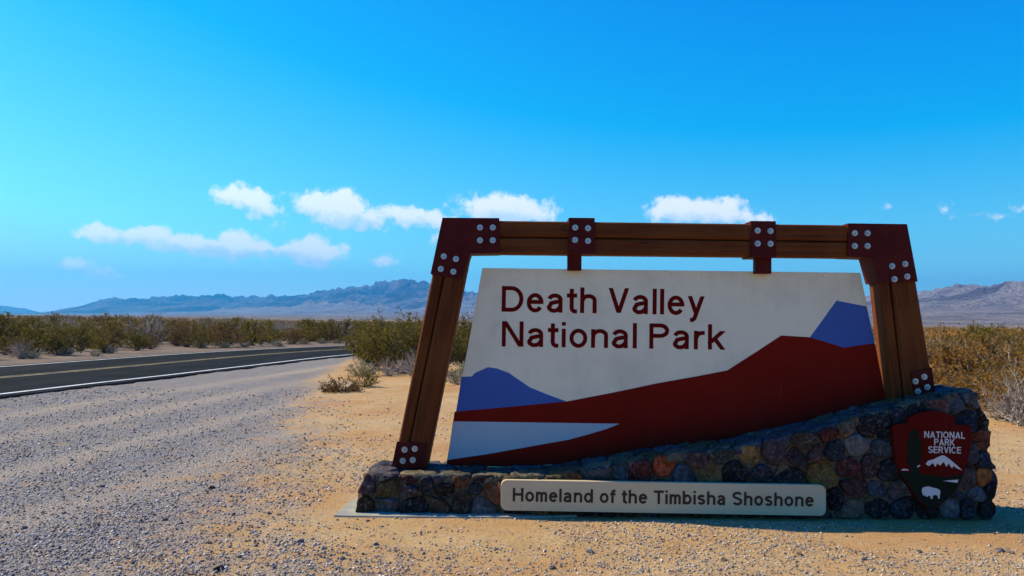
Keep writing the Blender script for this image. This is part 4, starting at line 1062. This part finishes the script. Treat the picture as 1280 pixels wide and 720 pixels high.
# scrub beyond the road: creosote, rusty bushes and pale mounds
def ok_spot(x, y):
    s_, d_ = road_dist(np.array([x]), np.array([y])); s_ = float(s_[0]); d_ = float(d_[0])
    if s_ > RW + 3.0: return 'far'
    if s_ < -2.0 and y > 34 and x > -3 and (x > 2 or y > 44): return 'near'
    return None
ORD = ['first', 'second', 'third', 'fourth', 'fifth', 'sixth', 'seventh', 'eighth', 'ninth', 'tenth', 'eleventh', 'twelfth', 'thirteenth', 'fourteenth', 'fifteenth', 'sixteenth', 'seventeenth', 'eighteenth', 'nineteenth', 'twentieth']
def ppx(x, y): return 640 + FPX * x / y
far_list = []
tries = 0
def far_add(x, y, s, r):
    if any((x - q[0]) ** 2 + (y - q[1]) ** 2 < (.85 + y / 70) ** 2 for q in far_list): return
    far_list.append((x, y, s, r))
while len(far_list) < 78 and tries < 4000:       # first rows along the verge
    tries += 1; i0 = rb_.randrange(12, 118); p = NL[i0] + NRM[i0] * (RW + 3.4 + abs(rb_.gauss(0, 4.2)))
    if 20 < p[1] < 75 and -200 < ppx(*p) < 470: far_add(p[0], p[1], .6 + 1.05 * rb_.random() ** 1.3, rb_.random())
while len(far_list) < 250 and tries < 30000:
    tries += 1
    D = 30 * (150 / 30) ** rb_.random(); px = rb_.uniform(-160, 600); x = (px - 640) / FPX * D
    if ok_spot(x, D) == 'far': far_add(x, D, .75 + 1.0 * rb_.random() ** 1.5, rb_.random())
far_list.sort(key=lambda q: ppx(q[0], q[1]))
nc = nr_ = 0
for x, y, s, r in far_list:
    front = float(road_dist(np.array([x]), np.array([y]))[0][0]) < RW + 6.0 and 0 < ppx(x, y) < 440
    if r < .58:
        lb_ = 'olive green creosote bush in the scrub beyond the far side of the road'
        if front and nc < 20: lb_ = ORD[nc] + ' olive creosote bush from the left in the front row beyond the road'; nc += 1
        shrub('creosote_bush', rb_.choice(K_mid), x, y, s * 1.08, lb_, 'creosote bushes beyond the road')
    else:
        lb_ = 'rusty brown desert bush in the scrub beyond the far side of the road'
        if front and nr_ < 20: lb_ = ORD[nr_] + ' rusty brown bush from the left in the front row beyond the road'; nr_ += 1
        shrub('rusty_bush', rb_.choice(K_rust), x, y, s * .95, lb_, 'rusty bushes beyond the road')
tall = []
while len(tall) < 16:
    px = rb_.choice([rb_.uniform(50, 120), rb_.uniform(300, 435), rb_.uniform(180, 300)]); D = rb_.uniform(44, 85); x = (px - 640) / FPX * D
    if ok_spot(x, D) == 'far': tall.append((x, D))
tall.sort(key=lambda q: ppx(*q))
for i, (x, y) in enumerate(tall): shrub('wispy_bush', K_bare[i % 2], x, y, rb_.uniform(1.6, 2.15), ORD[i] + ' tall wispy leafless bush from the left standing above the scrub beyond the road', 'tall wispy bushes beyond the road')
mounds = []
for i in range(60):       # pale mounds along the far verge
    i0 = rb_.randrange(14, 110); p = NL[i0] + NRM[i0] * (RW + rb_.uniform(2.0, 4.4))
    if p[1] < 20 or p[1] > 62 or any(math.hypot(p[0] - a, p[1] - b) < .9 for a, b in mounds): continue
    mounds.append((float(p[0]), float(p[1])))
mounds.sort(key=lambda q: ppx(*q)); nm_ = 0
for x, y in mounds:
    lb_ = 'low pale grey bursage mound on the far verge of the road'
    if 0 < ppx(x, y) < 440 and nm_ < 20: lb_ = ORD[nm_] + ' pale grey low mound from the left on the far verge'; nm_ += 1
    shrub('bursage', K_grey[rb_.randrange(3)], x, y, rb_.uniform(.6, 1.0), lb_, 'pale mounds on the far verge')
shrub('dead_bush', K_bare[0], *g2(26, 449), .75, 'dark bare twiggy bush on the far verge at the left edge', None)
# scrub behind the sign and behind the road bend
for i in range(90):
    D = 36 * (150 / 36) ** rb_.random(); px = rb_.uniform(380, 1080); x = (px - 640) / FPX * D
    if ok_spot(x, D) is None: continue
    if 610 < px < 1060 and rb_.random() < .6: continue
    shrub('creosote_bush', rb_.choice(K_mid), x, D, rb_.uniform(1.0, 1.5), 'olive creosote bush on the plain behind the sign', 'creosote bushes behind the sign')
# far scrub that reads as one mass
def far_scrub(name, n, d0, d1, m, label, smin, smax, seed, azr=(-.68, .68)):
    g = np.random.default_rng(seed); D = d0 * (d1 / d0) ** g.random(n); a = azr[0] + (azr[1] - azr[0]) * g.random(n)
    X = D * np.tan(a); sg_, ds_ = road_dist(X, D); k = ~((sg_ > -2) & (sg_ < RW + 2) & (ds_ < 12)); X, D = X[k], D[k]; n = len(X)
    gz = ground_z(X, D); q = 52
    s = smin + (smax - smin) * g.random(n)
    c = g.normal(0, 1, (n, q, 3)); c /= np.linalg.norm(c, axis=2)[..., None]; c *= (.55 + .45 * g.random((n, q, 1))); c[..., 2] = np.abs(c[..., 2])
    C = c * s[:, None, None] * np.array([.8, .8, .95]) + np.stack([X, D, gz], 1)[:, None, :]
    u = g.normal(0, 1, (n, q, 3)); u /= np.linalg.norm(u, axis=2)[..., None]; w = np.cross(u, g.normal(0, 1, (n, q, 3))); w /= np.linalg.norm(w, axis=2)[..., None]
    L = (.075 * s)[:, None, None] * (.6 + .8 * g.random((n, q, 1)))
    V = np.stack([C - u * L, C + w * L * .7, C + u * L, C - w * L * .7], 2).reshape(-1, 3)
    me = mesh(name, V, np.arange(len(V)).reshape(-1, 4), m); tag(obj(name, me), label, None, None, 'stuff')
far_scrub('distant_scrub', 3400, 62, 420, M_leafrust, 'brown desert scrub fading towards the horizon', .7, 1.25, 5, (-.7, -.1))
far_scrub('distant_scrub', 2000, 75, 520, M_leaf, 'olive desert scrub fading towards the horizon', .6, 1.2, 6)
far_scrub('distant_scrub', 1500, 60, 380, M_leafdry, 'orange dry scrub fading towards the right horizon', .8, 1.4, 7, (.32, .75))

# ------------------------------------------------------------------ roadside post
px_, py_ = gnd(433, 437)
rp = empty('marker_post', (px_, py_, -.02)); tag(rp, 'thin dark marker post beside the road bend, left of the creosote clump', 'post')
hgt = 34 / FPX * py_
def box(name, cx, cy, cz, sx, sy, sz, m, parent):
    v = [(cx + a * sx / 2, cy + b * sy / 2, cz + c * sz / 2) for a in (-1, 1) for b in (-1, 1) for c in (-1, 1)]
    f = [[0, 1, 3, 2], [4, 6, 7, 5], [0, 4, 5, 1], [2, 3, 7, 6], [0, 2, 6, 4], [1, 5, 7, 3]]
    me = mesh(name, v, f, m); fix_normals(me); return bevel(obj(name, me, parent), .004)
box('post', 0, 0, hgt / 2, .075, .05, hgt, M_twigd, rp)
box('cap_plate', 0, -.035, hgt - .07, .15, .012, .14, M_twigd, rp)

# ------------------------------------------------------------------ haze
HD = 6.3e-5
hz = bpy.data.materials.new('haze_air'); hz.use_nodes = True; nt = hz.node_tree; nt.nodes.clear()
pv = nt.nodes.new('ShaderNodeVolumePrincipled'); pv.inputs['Color'].default_value = (.07, .50, 1.0, 1); pv.inputs['Density'].default_value = HD; pv.inputs['Anisotropy'].default_value = .55
ou = nt.nodes.new('ShaderNodeOutputMaterial'); nt.links.new(pv.outputs[0], ou.inputs['Volume'])
HX = 21800
v = [(a * HX, b * HX, c) for a in (-1, 1) for b in (-1, 1) for c in (-9, 1150)]
me = mesh('haze', v, [[0, 1, 3, 2], [4, 6, 7, 5], [0, 4, 5, 1], [2, 3, 7, 6], [0, 2, 6, 4], [1, 5, 7, 3]], hz); fix_normals(me)
tag(obj('haze', me), 'thin blue desert haze', None, None, 'stuff')

#print('TRIS', sum(sum(len(p.vertices) - 2 for p in m.polygons) if len(m.polygons) < 3000 else len(m.polygons) * (len(m.polygons[0].vertices) - 2) for m in bpy.data.meshes))
